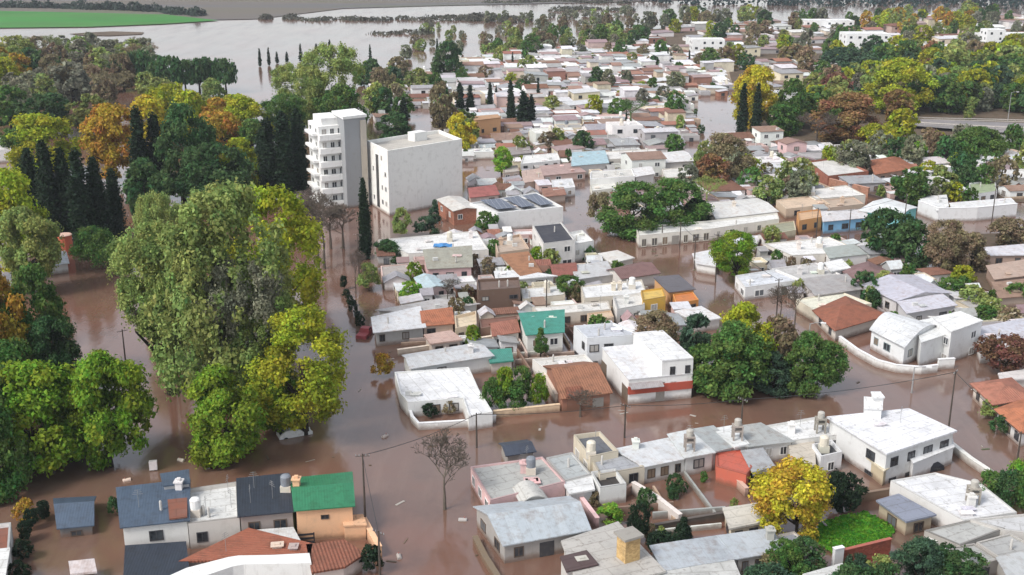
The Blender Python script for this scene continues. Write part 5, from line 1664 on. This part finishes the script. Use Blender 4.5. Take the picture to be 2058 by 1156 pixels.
# ================================================================ TOWN LOTS BETWEEN THE BLANK BLOCK AND THE CORNER TREE
house([(1187, 345), (1270, 340), (1276, 354), (1186, 360)], 5.0, 'f', (.6, .58, .54), (.76, .75, .72), 'long blank white wall house behind the flooded corner tree', win='L1', ph=.2)
house([(1272, 340), (1302, 336), (1314, 350), (1278, 356)], 4.4, 'mgx', (.68, .67, .66), (.72, .7, .68), 'white gabled house attached right of the long blank white wall', rise=.8)
house([(1152, 312), (1214, 308), (1222, 328), (1150, 334)], 4.0, 'msf', (.36, .5, .55), (.55, .52, .5), 'house with a pale teal sheet roof in the middle of the town', rise=.6, win='F3')
house([(1052, 313), (1120, 307), (1126, 322), (1046, 330)], 3.6, 'f', (.7, .69, .67), (.72, .71, .69), 'white flat roofed house left of the pale teal roof', win='F4', ph=.15)
house([(1086, 338), (1150, 332), (1176, 346), (1090, 354)], 3.0, 'msf', (.4, .27, .24), (.62, .46, .4), 'long house with a faded reddish sheet roof below the pale teal roof', rise=.4, win='F4')
house([(1212, 305), (1318, 299), (1326, 314), (1218, 321)], 3.4, 'f', (.68, .66, .63), (.6, .56, .5), 'wide pale roofed house behind the long blank white wall', win='F5', ph=.15)
house([(1316, 310), (1372, 304), (1392, 324), (1330, 328)], 3.6, 'mgx', (.68, .67, .66), (.66, .64, .6), 'white gabled house left of the orange brown town tree', rise=.7, win='F2')
house([(1330, 340), (1400, 334), (1408, 352), (1336, 358)], 3.2, 'f', (.66, .64, .6), (.6, .56, .5), 'cream roofed house above the right half of the corner tree', win='F3', ph=.15)
house([(1050, 348), (1084, 343), (1092, 362), (1054, 368)], 3.0, 'msf', (.5, .36, .3), (.62, .48, .4), 'small pinkish house in the flooded lot', win='F2', rise=.4)
house([(1108, 362), (1150, 358), (1156, 376), (1112, 382)], 3.2, 'f', (.66, .66, .67), (.7, .69, .68), 'white house at the top of the grey street gap', win='F2', ph=.15)
house([(1020, 300), (1062, 296), (1066, 308), (1022, 313)], 3.4, 'msf', (.3, .26, .25), (.5, .46, .42), 'dark roofed long house above the white flat roof', win='F3', rise=.3)
house([(1010, 335), (1040, 332), (1044, 344), (1012, 348)], 2.8, 'f', (.45, .4, .36), (.5, .42, .36), 'low brownish house beside the bright green lot tree', win='F2', ph=.1)
house([(1186, 372), (1236, 366), (1240, 378), (1190, 384)], 3.0, 'f', (.68, .67, .62), (.7, .68, .6), 'cream roof at the upper left of the flooded corner tree', ph=.1)
house([(1090, 384), (1130, 380), (1136, 392), (1096, 396)], 2.6, 'tsf', (.3, .16, .12), (.5, .4, .34), 'low rusty roof behind the solar panel building', rise=.4)

# ================================================================ THE FAR TOWN AND THE LOOSE TREES, ONE BY ONE
def inside(poly, x, y):
    c, n = False, len(poly)
    for i in range(n):
        (x0, y0), (x1, y1) = poly[i], poly[i - 1]
        if (y0 > y) != (y1 > y) and x < (x1 - x0) * (y - y0) / (y1 - y0) + x0:
            c = not c
    return c


STREETS = [([(880, 1200), (800, 900), (725, 700), (668, 540), (640, 430), (620, 370)], 7.5), ([(0, 990), (400, 930), (850, 870), (1200, 850), (1560, 810), (1720, 770)], 6.5),
           ([(1160, 440), (1290, 520), (1440, 600), (1600, 690), (1750, 770), (1930, 880), (2080, 990)], 8), ([(1150, 370), (1149, 440)], 5), ([(1440, 200), (1448, 262)], 7),
           ([(848, 225), (852, 292)], 6), ([(1836, 470), (1860, 455), (2058, 462)], 7), ([(1690, 392), (1790, 416), (1838, 450)], 3.5), ([(965, 335), (990, 362)], 6),
           ([(1448, 262), (1380, 330), (1330, 400)], 3.5), ([(1290, 470), (1600, 474), (1830, 480)], 5)]
STREETS = [([P(x, y) for x, y in pl], w) for pl, w in STREETS]


def street_gap(p):
    best = 1e9
    for pl, w in STREETS:
        for a, b in zip(pl, pl[1:]):
            d = b - a
            t = max(0, min(1, (p - a).dot(d) / d.length_squared))
            best = min(best, (p - a - d * t).length - w)
    return best


MARKS = [(680, 410, 'the apartment tower'), (850, 430, 'the blank white block'), (970, 285, 'the tan pavilion'), (1056, 260, 'the stout cypress'), (1270, 470, 'the flooded corner tree'), (1505, 268, 'the cypress pair'),
         (1690, 360, 'the brick house'), (1795, 225, 'the big park tree'), (1950, 262, 'the raised causeway'), (1940, 445, 'the tall boundary wall'), (1850, 740, 'the domed house'),
         (905, 160, 'the flood edge tree'), (1148, 400, 'the grey street gap'), (1445, 250, 'the pale triangular street'), (850, 280, 'the far canal street'), (400, 188, 'the umbrella pine row'),
         (1085, 672, 'the turquoise roof'), (1600, 1080, 'the golden lawn tree'), (1700, 430, 'the sky blue house'), (1220, 790, 'the rusty brown roof'), (1540, 510, 'the broad white house'),
         (600, 110, 'the thin flooded poplars'), (1730, 85, 'the far white buildings'), (1970, 100, 'the far white tower'), (1100, 60, 'the scrub bank'), (1500, 60, 'the far lagoon')]
ORD = ['nearest', 'second', 'third', 'fourth', 'fifth', 'sixth', 'seventh', 'eighth', 'ninth', 'tenth', 'eleventh', 'twelfth', 'thirteenth', 'fourteenth', 'fifteenth', 'sixteenth', 'seventeenth', 'eighteenth', 'nineteenth', 'twentieth']
PENDING = []


def later(root, words):
    PENDING.append((root, words))


def name_pending():
    groups = {}
    for root, wd in PENDING:
        x, y, _ = project(root.location)
        m = min(MARKS, key=lambda k: math.hypot(k[0] - x, (k[1] - y) * 1.6))
        dx, dy = x - m[0], (y - m[1]) * 2
        side = ('behind' if dy < 0 else 'before') if abs(dy) > abs(dx) else ('left of' if dx < 0 else 'right of')
        groups.setdefault((wd, side, m[2]), []).append((math.hypot(dx, dy), root))
    for (wd, side, mk), lst in groups.items():
        lst.sort(key=lambda t: t[0])
        for i, (_, root) in enumerate(lst):
            o = '' if len(lst) == 1 else (', %s one' % ORD[min(i, 19)])
            root['label'] = '%s %s %s%s' % (wd, side, mk, o)


ARNG = random.Random(21)
WALLS = [('white', (.75, .74, .72), 9), ('cream', (.68, .6, .46), 4), ('grey', (.4, .39, .38), 3), ('pink', (.6, .43, .4), 2), ('tan', (.54, .42, .32), 1.3), ('brick', (.36, .18, .13), 1.3)]
ROOFS = [('white flat', 'f', (.72, .71, .70), 4), ('grey flat', 'f', (.36, .35, .34), 4), ('pale sheet', 'm', (.64, .64, .65), 5), ('grey sheet', 'm', (.34, .34, .35), 5), ('red tile', 't', (.31, .14, .1), 1.8),
         ('brown tile', 't', (.2, .1, .07), 3), ('mauve sheet', 'm', (.33, .23, .23), 3), ('rusty sheet', 'm', (.3, .19, .14), 3)]


def pick(lst):
    return ARNG.choices(lst, [t[-1] for t in lst])[0]


def clash(rect, pad=.15):
    c = sum(rect, Vector()) / 4
    r = max((p - c).length for p in rect)
    big = inset(rect, -pad)
    pts = [big[0].lerp(big[1], i / 5).lerp(big[3].lerp(big[2], i / 5), j / 5) for i in range(6) for j in range(6)]
    for q in POLYS:
        if (q[0] - c).length > r + 45:
            continue
        qq = [(p.x, p.y) for p in q]
        if any(inside(qq, p.x, p.y) for p in pts):
            return True
        rr = [(p.x, p.y) for p in big]
        if any(inside(rr, *p) for p in qq):
            return True
    return False


HOUSES = []


def build_houses():
    room = {'house': 297 - sum(1 for o in SC.objects if o.get('category') == 'house'), 'shed': 297 - sum(1 for o in SC.objects if o.get('category') == 'shed')}
    HOUSES.sort(key=lambda t: -t[0])
    m, cl = MB(), []
    for _, nm, d, words in HOUSES:
        rm, shape, rc, wc, H, rect, rise, w, near, wn_, bits, cat, group = d['simple_roof']
        if room[nm] > 0:
            room[nm] -= 1
            rt, _, _ = house_world(rect, H, rm + shape, rc, wc, 'x', name=nm, cat=cat, rise=rise, group=group, win='F%d L1' % max(1, int(w / 3.4)) if near else 'F%d' % max(1, int(w / 4.5)),
                                   brick=wn_ == 'brick', bits=bits, simple=not near, ph=ARNG.choice([.15, .3, .45]), over=.25)
            later(rt, words)
            continue
        k0 = len(m.f)
        m.prism(rect, -1, H)
        cl += [wc] * (len(m.f) - k0)
        k0 = len(m.f)
        a, b, c, e = [Vector((p.x, p.y, H)) for p in inset(rect, -.2)]
        up = Vector((0, 0, rise))
        if shape in ('', 'sf', 'sl', 'sr', 'h'):
            m.slab([a, b, c + up * .6, e + up * .6], .15)
        else:
            m.slab([a, b, (b + c) / 2 + up, (a + e) / 2 + up])
            m.slab([c, e, (a + e) / 2 + up, (b + c) / 2 + up])
        cl += [rc] * (len(m.f) - k0)
    if m.f:
        o = m.obj('distant_rooftops', 'mixed_paint')
        o.data.attributes.new('leafcol', 'FLOAT_COLOR', 'FACE').data.foreach_set('color', np.array([(*c, 1) for c in cl], dtype=np.float32).ravel())
        tag(o, 'the smallest huts and rooftops crowded into the far town and suburb', 'rooftops', None, 'stuff')


def fill_houses(region, step, smin, smax, keep, limit, low=False, gap=1.0, cat='house', nm='house', group=None):
    ws = [P(x, y) for x, y in region]
    x0, x1 = min(p.x for p in ws) - 30, max(p.x for p in ws) + 30
    y0, y1 = min(p.y for p in ws) - 30, max(p.y for p in ws) + 30
    made, th = 0, .2
    cells = [(i, j) for i in range(int((x1 - x0) / step) + 1) for j in range(int((y1 - y0) / step) + 1)]
    ARNG.shuffle(cells)
    for i, j in cells:
        if made >= limit:
            break
        c = Vector((x0 + i * step + ARNG.uniform(-.22, .22) * step, y0 + j * step + ARNG.uniform(-.22, .22) * step, 0))
        x, y, _ = project(c)
        if not inside(region, x, y) or ARNG.random() > keep:
            continue
        if street_gap(c) < smin * .5 + gap:
            continue
        for attempt in range(3):
            k = 1 - .22 * attempt
            w, d = ARNG.uniform(smin, smax) * k, ARNG.uniform(smin, smax) * k * .9
            a = th + ARNG.uniform(-.06, .06)
            ux, uy = Vector((math.cos(a), math.sin(a), 0)) * w / 2, Vector((-math.sin(a), math.cos(a), 0)) * d / 2
            rect = [c - ux - uy, c + ux - uy, c + ux + uy, c - ux + uy]
            if not clash(rect):
                break
        else:
            continue
        wn_, wc, _ = pick(WALLS)
        rn, rm, rc, _ = pick(ROOFS[:4] if low and ARNG.random() < .6 else ROOFS)
        two = (not low) and ARNG.random() < .14
        H = ARNG.uniform(1.2, 2.0) if low else (ARNG.uniform(4.0, 4.9) if two else ARNG.uniform(1.7, 2.5))
        shape = '' if rm == 'f' else ARNG.choice(['gx', 'gy', 'sf', 'h', 'gx'] if rm == 't' else ['sf', 'sl', 'gx', 'gy', 'sr'])
        near = c.y < 330
        bits = ''
        if rm == 'f' and not low:
            bits = ' '.join(ARNG.choice('TCAV') + '%02d%02d' % (ARNG.randint(20, 80), ARNG.randint(25, 75)) for _ in range(ARNG.randint(0, 2)))
        POLYS.append(rect)
        HOUSES.append((w * d / project(c)[2] ** 2, nm, dict(simple_roof=(rm, shape, vary(rc, .12, ARNG), vary(wc, .1, ARNG), H, rect, ARNG.uniform(.5, 1.2) if shape[:1] in 'gh' else .5, w, near, wn_, bits, cat, group)), '%s%s %s with %s roof' % ('two storey ' if two else ('small ' if w * d < 45 else ('broad ' if w * d > 95 else '')), wn_, 'shed' if nm == 'shed' else 'house', rn)))
        made += 1
    return made


TOWN = [(745, 185), (1000, 110), (1300, 95), (1455, 125), (1455, 275), (1600, 300), (2058, 325), (2058, 405), (1860, 392), (1640, 425), (1560, 405), (1440, 440), (1290, 440), (1190, 400), (1150, 460), (1000, 395), (935, 375), (880, 295), (780, 280)]
h1 = fill_houses(TOWN, 8.4, 6.2, 10.5, .99, 520, group='houses of the flooded town')
h1b = fill_houses(TOWN, 3.4, 2.4, 5.2, .97, 800, low=True, cat='shed', nm='shed', group='sheds and annexes of the flooded town', gap=.5)
h2 = fill_houses([(1300, 60), (1600, 46), (2090, 30), (2090, 112), (1720, 112), (1300, 118)], 13, 8, 15, .6, 130, group='houses of the far suburb')
fill_houses([(1480, 130), (1860, 118), (1860, 200), (1640, 200), (1560, 240), (1500, 230)], 12, 7, 11, .4, 30, group='houses of the far suburb')
fill_houses([(760, 520), (980, 470), (1210, 500), (1400, 600), (1340, 690), (1200, 720), (1010, 720), (790, 700)], 3.2, 2.2, 5.0, .97, 240, low=True, cat='shed', nm='shed', group='sheds between the houses')
fill_houses([(1420, 520), (1560, 480), (1740, 500), (1960, 600), (2058, 640), (2058, 700), (1960, 720), (1700, 640), (1560, 590)], 3.4, 2.3, 5, .95, 170, low=True, cat='shed', nm='shed', group='sheds between the houses')
fill_houses([(1290, 440), (1560, 400), (1740, 385), (1640, 470), (1300, 460)], 7, 4, 7, .8, 16, group='houses of the flooded town')
build_houses()


def fill_walls(region, n, cols):
    xs, ys = [p[0] for p in region], [p[1] for p in region]
    made = tries = 0
    while made < n and tries < n * 50:
        tries += 1
        x, y = ARNG.uniform(min(xs), max(xs)), ARNG.uniform(min(ys), max(ys))
        if not inside(region, x, y):
            continue
        c = P(x, y)
        a = .2 + ARNG.choice([0, math.pi / 2]) + ARNG.uniform(-.05, .05)
        d = Vector((math.cos(a), math.sin(a), 0)) * ARNG.uniform(2.5, 5)
        if street_gap(c) < d.length * .6:
            continue
        rect = [c - d + Vector((-.2, -.2, 0)), c + d + Vector((.2, -.2, 0)), c + d + Vector((.2, .2, 0)), c - d + Vector((-.2, .2, 0))]
        if any((q[0] - c).length < 60 and any(inside([(p.x, p.y) for p in q], *(c + d * t).xy) for t in (-1, -.5, 0, .5, 1)) for q in POLYS):
            continue
        nm, col = ARNG.choice(cols)
        root = thing('garden_wall', c, 'x', 'wall', 'yard walls standing in the flood')
        m = MB(d)
        nn = Vector((-d.y, d.x, 0)).normalized() * .12
        m.prism([c - d - nn, c + d - nn, c + d + nn, c - d + nn], -1, ARNG.uniform(.4, 1.1))
        m.obj('wall_body', 'wall', root, vary(col, .15, ARNG), c)
        later(root, nm + ' yard wall')
        made += 1


WC = [('white', (.7, .69, .67)), ('pinkish', (.55, .42, .38)), ('tan', (.5, .38, .27)), ('grey', (.35, .34, .33)), ('brown', (.24, .16, .12))]
fill_walls([(760, 520), (980, 470), (1210, 500), (1400, 600), (1340, 690), (1200, 720), (1010, 740), (790, 720)], 40, WC)
fill_walls(TOWN, 90, WC)
fill_walls([(1420, 520), (1560, 480), (1740, 500), (1960, 600), (2058, 640), (2058, 700), (1960, 720), (1700, 640), (1560, 590)], 30, WC)
fill_walls([(1200, 1000), (1500, 950), (1780, 960), (1640, 1050), (1500, 1060), (1300, 1090), (1180, 1080)], 7, WC)
for x, y, hgt, w, d, t in ((1735, 102, 9, 22, 14, 'large white flat roofed building among trees in the far suburb'), (1990, 108, 12, 9, 9, 'white square tower block at the right of the far suburb'), (1420, 106, 7, 16, 10, 'white building complex at the far left of the suburb'),
                           (2030, 90, 6, 34, 14, 'long pale warehouse at the far right edge'), (1660, 60, 6, 30, 14, 'long white warehouse beside the far lagoon'), (1880, 112, 5, 40, 10, 'long low white building left of the far white tower')):
    c = P(x, y)
    rect = [c + Vector(v) for v in ((-w / 2, -d / 2, 0), (w / 2, -d / 2, 0), (w / 2, d / 2, 0), (-w / 2, d / 2, 0))]
    house_world(rect, hgt, 'f', (.7, .7, .69), (.74, .74, .73), t, name='white_building', cat='building', win='F%d L2' % int(w / 4), simple=True)


AUTO = []


def fill_trees(region, n, h0, h1, cols, kinds, lod, sep=.9, wr=(.38, .6), group=None, gap=-2, name='tree', house_ok=False, cb=.1):
    xs, ys = [p[0] for p in region], [p[1] for p in region]
    ws = [P(x, y) for x, y in region]
    wx0, wx1, wy0, wy1 = min(p.x for p in ws), max(p.x for p in ws), min(p.y for p in ws), max(p.y for p in ws)
    made = tries = 0
    while made < n and tries < n * 60:
        tries += 1
        b = Vector((ARNG.uniform(wx0, wx1), ARNG.uniform(wy0, wy1), 0))
        x, y, dep = project(b)
        if not inside(region, x, y):
            continue
        if abs(x - 1505) < 55 and 262 < y < 330:
            continue
        h = ARNG.uniform(h0, h1)
        r = h * ARNG.uniform(*wr)
        if street_gap(b) < gap + r * .4:
            continue
        if any(math.hypot(b.x - q[0], b.y - q[1]) < (r + q[2]) * sep * .7 for q in TREE_AT):
            continue
        if not house_ok and any((q[0] - b).length < 40 and inside([(p.x, p.y) for p in q], b.x, b.y) for q in POLYS):
            continue
        ck, kd = ARNG.choice(cols), ARNG.choice(kinds)
        if kd == 'cypress':
            r = h * .11
            ck = 'dd'
        TREE_AT.append((b.x, b.y, r))
        AUTO.append((r / dep, b, h, r, kd, lod, vary(LEAF[ck], .18, ARNG), name, group, cb, '%s%s %s' % ('tall ' if h > h0 + .7 * (h1 - h0) else ('short ' if h < h0 + .3 * (h1 - h0) else ''), KINDS[ck], 'bush' if kd == 'shrub' else ('cypress' if kd == 'cypress' else 'tree'))))
        made += 1
    return made


fill_trees([(-60, 200), (0, 140), (120, 118), (300, 122), (310, 185), (300, 220), (160, 240), (-60, 255)], 46, 8, 15, ['gg', 'gg', 'ol', 'br', 'br', 'gg', 'd', 'ol'], ['round', 'tall', 'round', 'bare'], 'C', .6, group='grey trees behind the left park')
fill_trees([(-60, 200), (0, 135), (90, 150), (90, 230), (-60, 240)], 9, 12, 17, ['oy', 'ol', 'yg', 'br'], ['round'], 'B', .6, group='autumn trees at the far left')
fill_trees([(0, 260), (150, 240), (300, 235), (520, 240), (520, 320), (260, 300), (0, 330)], 18, 9, 14, ['yg', 'oy', 'd', 'b', 'ol', 'gg'], ['round'], 'B', .65, group='trees of the left park')
fill_trees([(1590, 150), (1700, 120), (2080, 110), (2080, 232), (1860, 238), (1800, 300), (1640, 296), (1590, 285)], 66, 7, 13, ['yg', 'ol', 'ol', 'b', 'bg', 'b', 'br', 'o', 'gg'], ['round'], 'C', .62, group='trees of the right park')
fill_trees([(1850, 175), (2090, 165), (2090, 238), (1850, 236)], 40, 8, 13, ['d', 'bg', 'b', 'ol', 'yg', 'b'], ['round'], 'C', .5, group='trees of the right park')
fill_trees([(1880, 135), (2090, 125), (2090, 175), (1880, 170)], 14, 11, 15, ['yg', 'oy', 'ol'], ['round'], 'C', .6, group='trees of the right park')
fill_trees([(1740, 42), (1985, 38), (1985, 75), (1720, 70)], 22, 9, 13, ['oy', 'yg', 'ol', 'oy'], ['round'], 'C', .55, group='autumn row in the far suburb', house_ok=True)
fill_trees([(1280, 45), (1640, 35), (2080, 30), (2080, 105), (1700, 138), (1460, 158), (1290, 105)], 105, 6, 11, ['d', 'b', 'b', 'gg', 'ol', 'br', 'ol', 'yg', 'gg'], ['round'], 'C', .62, group='trees of the far suburb')
fill_trees([(760, 185), (1000, 112), (1300, 100), (1455, 130), (1455, 280), (1600, 310), (1560, 400), (1290, 440), (1000, 390), (880, 290)], 60, 5, 8.5, ['b', 'ol', 'br', 'd', 'b', 'gg', 'ol', 'yg'], ['round', 'round', 'round', 'cypress', 'bare'], 'C', .6, group='garden trees of the flooded town', gap=0)
fill_trees([(760, 185), (1000, 112), (1300, 100), (1455, 130), (1455, 280), (1600, 310), (2058, 330), (2058, 410), (1560, 400), (1290, 440), (1000, 390), (880, 290)], 110, 1.6, 3.4, ['b', 'ol', 'br', 'd', 'b', 'gg', 'ol', 'yg'], ['round', 'shrub'], 'C', .5, group='bushes in the yards of the flooded town', gap=0)
fill_trees([(860, 60), (1040, 34), (1280, 22), (1290, 110), (1010, 118), (880, 160), (800, 110)], 110, 3, 7, ['gg', 'br', 'gg', 'gg', 'ol'], ['round', 'shrub', 'bare'], 'D', .8, group='scattered trees standing in the flood')
fill_trees([(1100, 70), (1290, 60), (1300, 110), (1000, 120), (960, 110)], 30, 6, 11, ['b', 'ol', 'd', 'br'], ['round'], 'C', .6, group='trees at the edge of the flood')
fill_trees([(720, 170), (880, 150), (880, 240), (760, 235)], 16, 6, 11, ['b', 'd', 'ol', 'br', 'bg'], ['round'], 'C', .6, group='trees behind the apartment tower')
fill_trees([(1380, 290), (1600, 320), (2070, 300), (2070, 420), (1640, 420), (1400, 400)], 40, 4, 9, ['b', 'ol', 'br', 'd', 'yg', 'gg'], ['round', 'round', 'shrub', 'bare'], 'C', .6, group='garden trees of the right hand town', gap=0)
fill_trees([(770, 520), (980, 470), (1210, 500), (1400, 600), (1340, 720), (1010, 740), (790, 720)], 22, 1.8, 4.2, ['b', 'ol', 'br', 'd', 'g'], ['shrub', 'shrub', 'round', 'bare'], 'C', .7, group='yard bushes of the central block', gap=1, name='small_tree')
fill_trees([(1420, 520), (1560, 480), (1740, 500), (1960, 560), (2058, 600), (2058, 700), (1960, 720), (1700, 640), (1560, 590)], 30, 2, 5, ['b', 'ol', 'br', 'd'], ['shrub', 'round', 'shrub'], 'C', .7, group='yard bushes of the right block', gap=1, name='small_tree')
fill_trees([(1200, 1000), (1500, 950), (1640, 960), (1620, 1040), (1500, 1070), (1300, 1090), (1110, 1150)], 12, 1.2, 2.6, ['b', 'ol', 'd', 'br'], ['shrub'], 'C', .7, group='yard bushes near the golden tree', gap=1)
fill_trees([(1480, 1140), (1660, 1150), (1800, 1150), (1960, 1150), (1900, 1240), (1500, 1240)], 16, 2, 4.5, ['d', 'br', 'bg', 'b'], ['shrub', 'round'], 'B', .6, group='shrubs along the bottom edge', gap=1)

def build_trees():
    hand = sum(1 for o in SC.objects if o.get('category') == 'tree' and o.parent is None)
    AUTO.sort(key=lambda t: -t[0])
    room, rest = 296 - hand, []
    for t in AUTO:
        _, b, h, r, kd, lod, col, name, group, cb, words = t
        if kd != 'shrub':
            if room <= 0:
                rest.append(t)
                continue
            room -= 1
        rt = tree_world(b, h, r, kd, lod, col, 'x', name='bare_tree' if kd == 'bare' else ('bush' if kd == 'shrub' else ('cypress' if kd == 'cypress' else name)), group=group, cb=cb, rng=ARNG, cat='bush' if kd == 'shrub' else 'tree')
        later(rt, words)
    # the smallest, farthest trees: one object
    co, cl, ti, hu = [], [], [], []
    for _, b, h, r, kd, lod, col, name, group, cb, words in rest:
        kd = 'round' if kd == 'bare' else kd
        me = crown(kd, 'D' if r / 1. < 3 else 'C', ARNG.randrange(3))
        n = len(me.vertices)
        v = np.empty(n * 3, dtype=np.float32)
        me.vertices.foreach_get('co', v)
        v = v.reshape(-1, 3)
        a = ARNG.uniform(0, 6.28)
        x, y = v[:, 0] * math.cos(a) - v[:, 1] * math.sin(a), v[:, 0] * math.sin(a) + v[:, 1] * math.cos(a)
        z0 = h * .05
        co.append(np.stack([x * r + b.x, y * r + b.y, v[:, 2] * (h - z0) / PROFILE[kd][0] + z0], 1))
        f = n // 4
        for k, dst in (('tint', ti), ('hue', hu)):
            w = np.empty(f, dtype=np.float32)
            me.attributes[k].data.foreach_get('value', w)
            dst.append(w)
        cl.append(np.tile(np.array([*col, 1], dtype=np.float32), (f, 1)))
    if not co:
        return
    v = np.concatenate(co)
    n = len(v)
    me = bpy.data.meshes.new('distant_trees')
    me.vertices.add(n)
    me.vertices.foreach_set('co', v.astype(np.float32).ravel())
    me.loops.add(n)
    me.loops.foreach_set('vertex_index', np.arange(n, dtype=np.int32))
    me.polygons.add(n // 4)
    me.polygons.foreach_set('loop_start', np.arange(0, n, 4, dtype=np.int32))
    for k, a in (('tint', ti), ('hue', hu)):
        me.attributes.new(k, 'FLOAT', 'FACE').data.foreach_set('value', np.concatenate(a))
    me.attributes.new('leafcol', 'FLOAT_COLOR', 'FACE').data.foreach_set('color', np.concatenate(cl).ravel())
    me.update(calc_edges=True)
    tag(link('distant_trees', me, 'leaf_mixed'), 'countless small trees scattered over the far suburb and flooded fields', 'trees', None, 'stuff')


build_trees()
name_pending()

# growth nobody could count
leaf_mass('hedgerow', 'dark scrubby hedgerow along the far edge of the green field', 'hedgerow', [(p + Vector((RNG.uniform(-4, 4), RNG.uniform(-3, 3), .4)), RNG.uniform(4, 9), RNG.uniform(3, 7)) for p in along([(-60, 15), (100, 17), (220, 20), (330, 25), (400, 33)], 5)], 110, 1.9, (.05, .07, .055))
sp = []
for ln in ([(520, 38), (600, 39)], [(640, 40), (720, 39)], [(725, 40), (820, 40), (900, 41), (1020, 44)], [(880, 34), (960, 33), (1040, 37)], [(1110, 22), (1180, 20), (1250, 21)], [(1000, 6), (1120, 4), (1240, 6)], [(780, 70), (860, 68)]):
    sp += [(p + Vector((RNG.uniform(-5, 5), RNG.uniform(-8, 8), 0)), RNG.uniform(4, 11), RNG.uniform(1., 3.6)) for p in along(ln, 8)]
leaf_mass('flooded_scrub', 'low grey brown scrub banks showing above the far flood', 'scrub', sp, 90, 1.7, (.10, .10, .075))
sp = []
for k in range(5):
    sp += [(p + Vector((RNG.uniform(-9, 9), RNG.uniform(-14, 14), 0)), RNG.uniform(7, 13), RNG.uniform(7, 13)) for p in along([(1590, 10 - k * 5), (1800, 12 - k * 5), (2150, 16 - k * 5)], 13)]
sp += [(p + Vector((RNG.uniform(-6, 6), RNG.uniform(-8, 8), 0)), RNG.uniform(6, 10), RNG.uniform(5, 9)) for p in along([(1000, -3), (1250, 0), (1400, 8), (1590, 10)], 12)]
leaf_mass('distant_wood', 'dark bluish wood closing the view at the top right', 'wood', sp, 40, 2.6, (.022, .045, .04))
# floating litter
lit = MB()
lr = random.Random(3)
pts_l = []
for pl, w in STREETS:
    for a, b in zip(pl, pl[1:]):
        for _ in range(int((b - a).length / 3)):
            q = a.lerp(b, lr.random()) + Vector((lr.gauss(0, w * .6), lr.gauss(0, w * .6), 0))
            pts_l.append(q)
for q in pts_l:
    if lr.random() < .5:
        lit.box((q.x, q.y, -.03), lr.uniform(.2, 1.3), lr.uniform(.06, .3), .08, lr.uniform(0, 3))
lo_ = lit.obj('floating_litter', 'mixed_paint')
cc_ = []
for _ in range(len(lit.f) // 6):
    cc_ += [lr.choice([(.3, .27, .23), (.1, .07, .045), (.16, .11, .07), (.4, .37, .33), (.08, .1, .05)])] * 6
lo_.data.attributes.new('leafcol', 'FLOAT_COLOR', 'FACE').data.foreach_set('color', np.array([(*c, 1) for c in cc_], dtype=np.float32).ravel())
tag(lo_, 'scraps of wood and plastic drifting in the flooded streets', 'litter', None, 'stuff')
rng_ = random.Random(5)
leaf_mass('lawn_grass', 'lush green grass of the small lawn', 'grass', [(P(x, y, .2), .5, .22) for x, y in [(rng_.uniform(1640, 1796), rng_.uniform(1030, 1106)) for _ in range(900)] if inside([(1655, 1052), (1738, 1030), (1795, 1062), (1778, 1092), (1668, 1106), (1640, 1085)], x, y)], 26, .26, (.12, .33, .03))

# thin wet air over the whole place: far things fade a little
hz = MB()
hz.prism([Vector((-16000, -1000, 0)), Vector((16000, -1000, 0)), Vector((16000, 31000, 0)), Vector((-16000, 31000, 0))], -2.6, CAM_H + 4, True)
hm = bpy.data.materials.new('thin_haze')
hm.use_nodes = True
hm.node_tree.nodes.clear()
pv = hm.node_tree.nodes.new('ShaderNodeVolumePrincipled')
pv.inputs['Color'].default_value = (.85, .9, 1, 1)
pv.inputs['Density'].default_value = .0001
hm.node_tree.links.new(pv.outputs[0], hm.node_tree.nodes.new('ShaderNodeOutputMaterial').inputs['Volume'])
M['haze'] = hm
tag(hz.obj('haze', 'haze'), 'thin bluish haze over the flooded plain', 'haze', None, 'stuff')
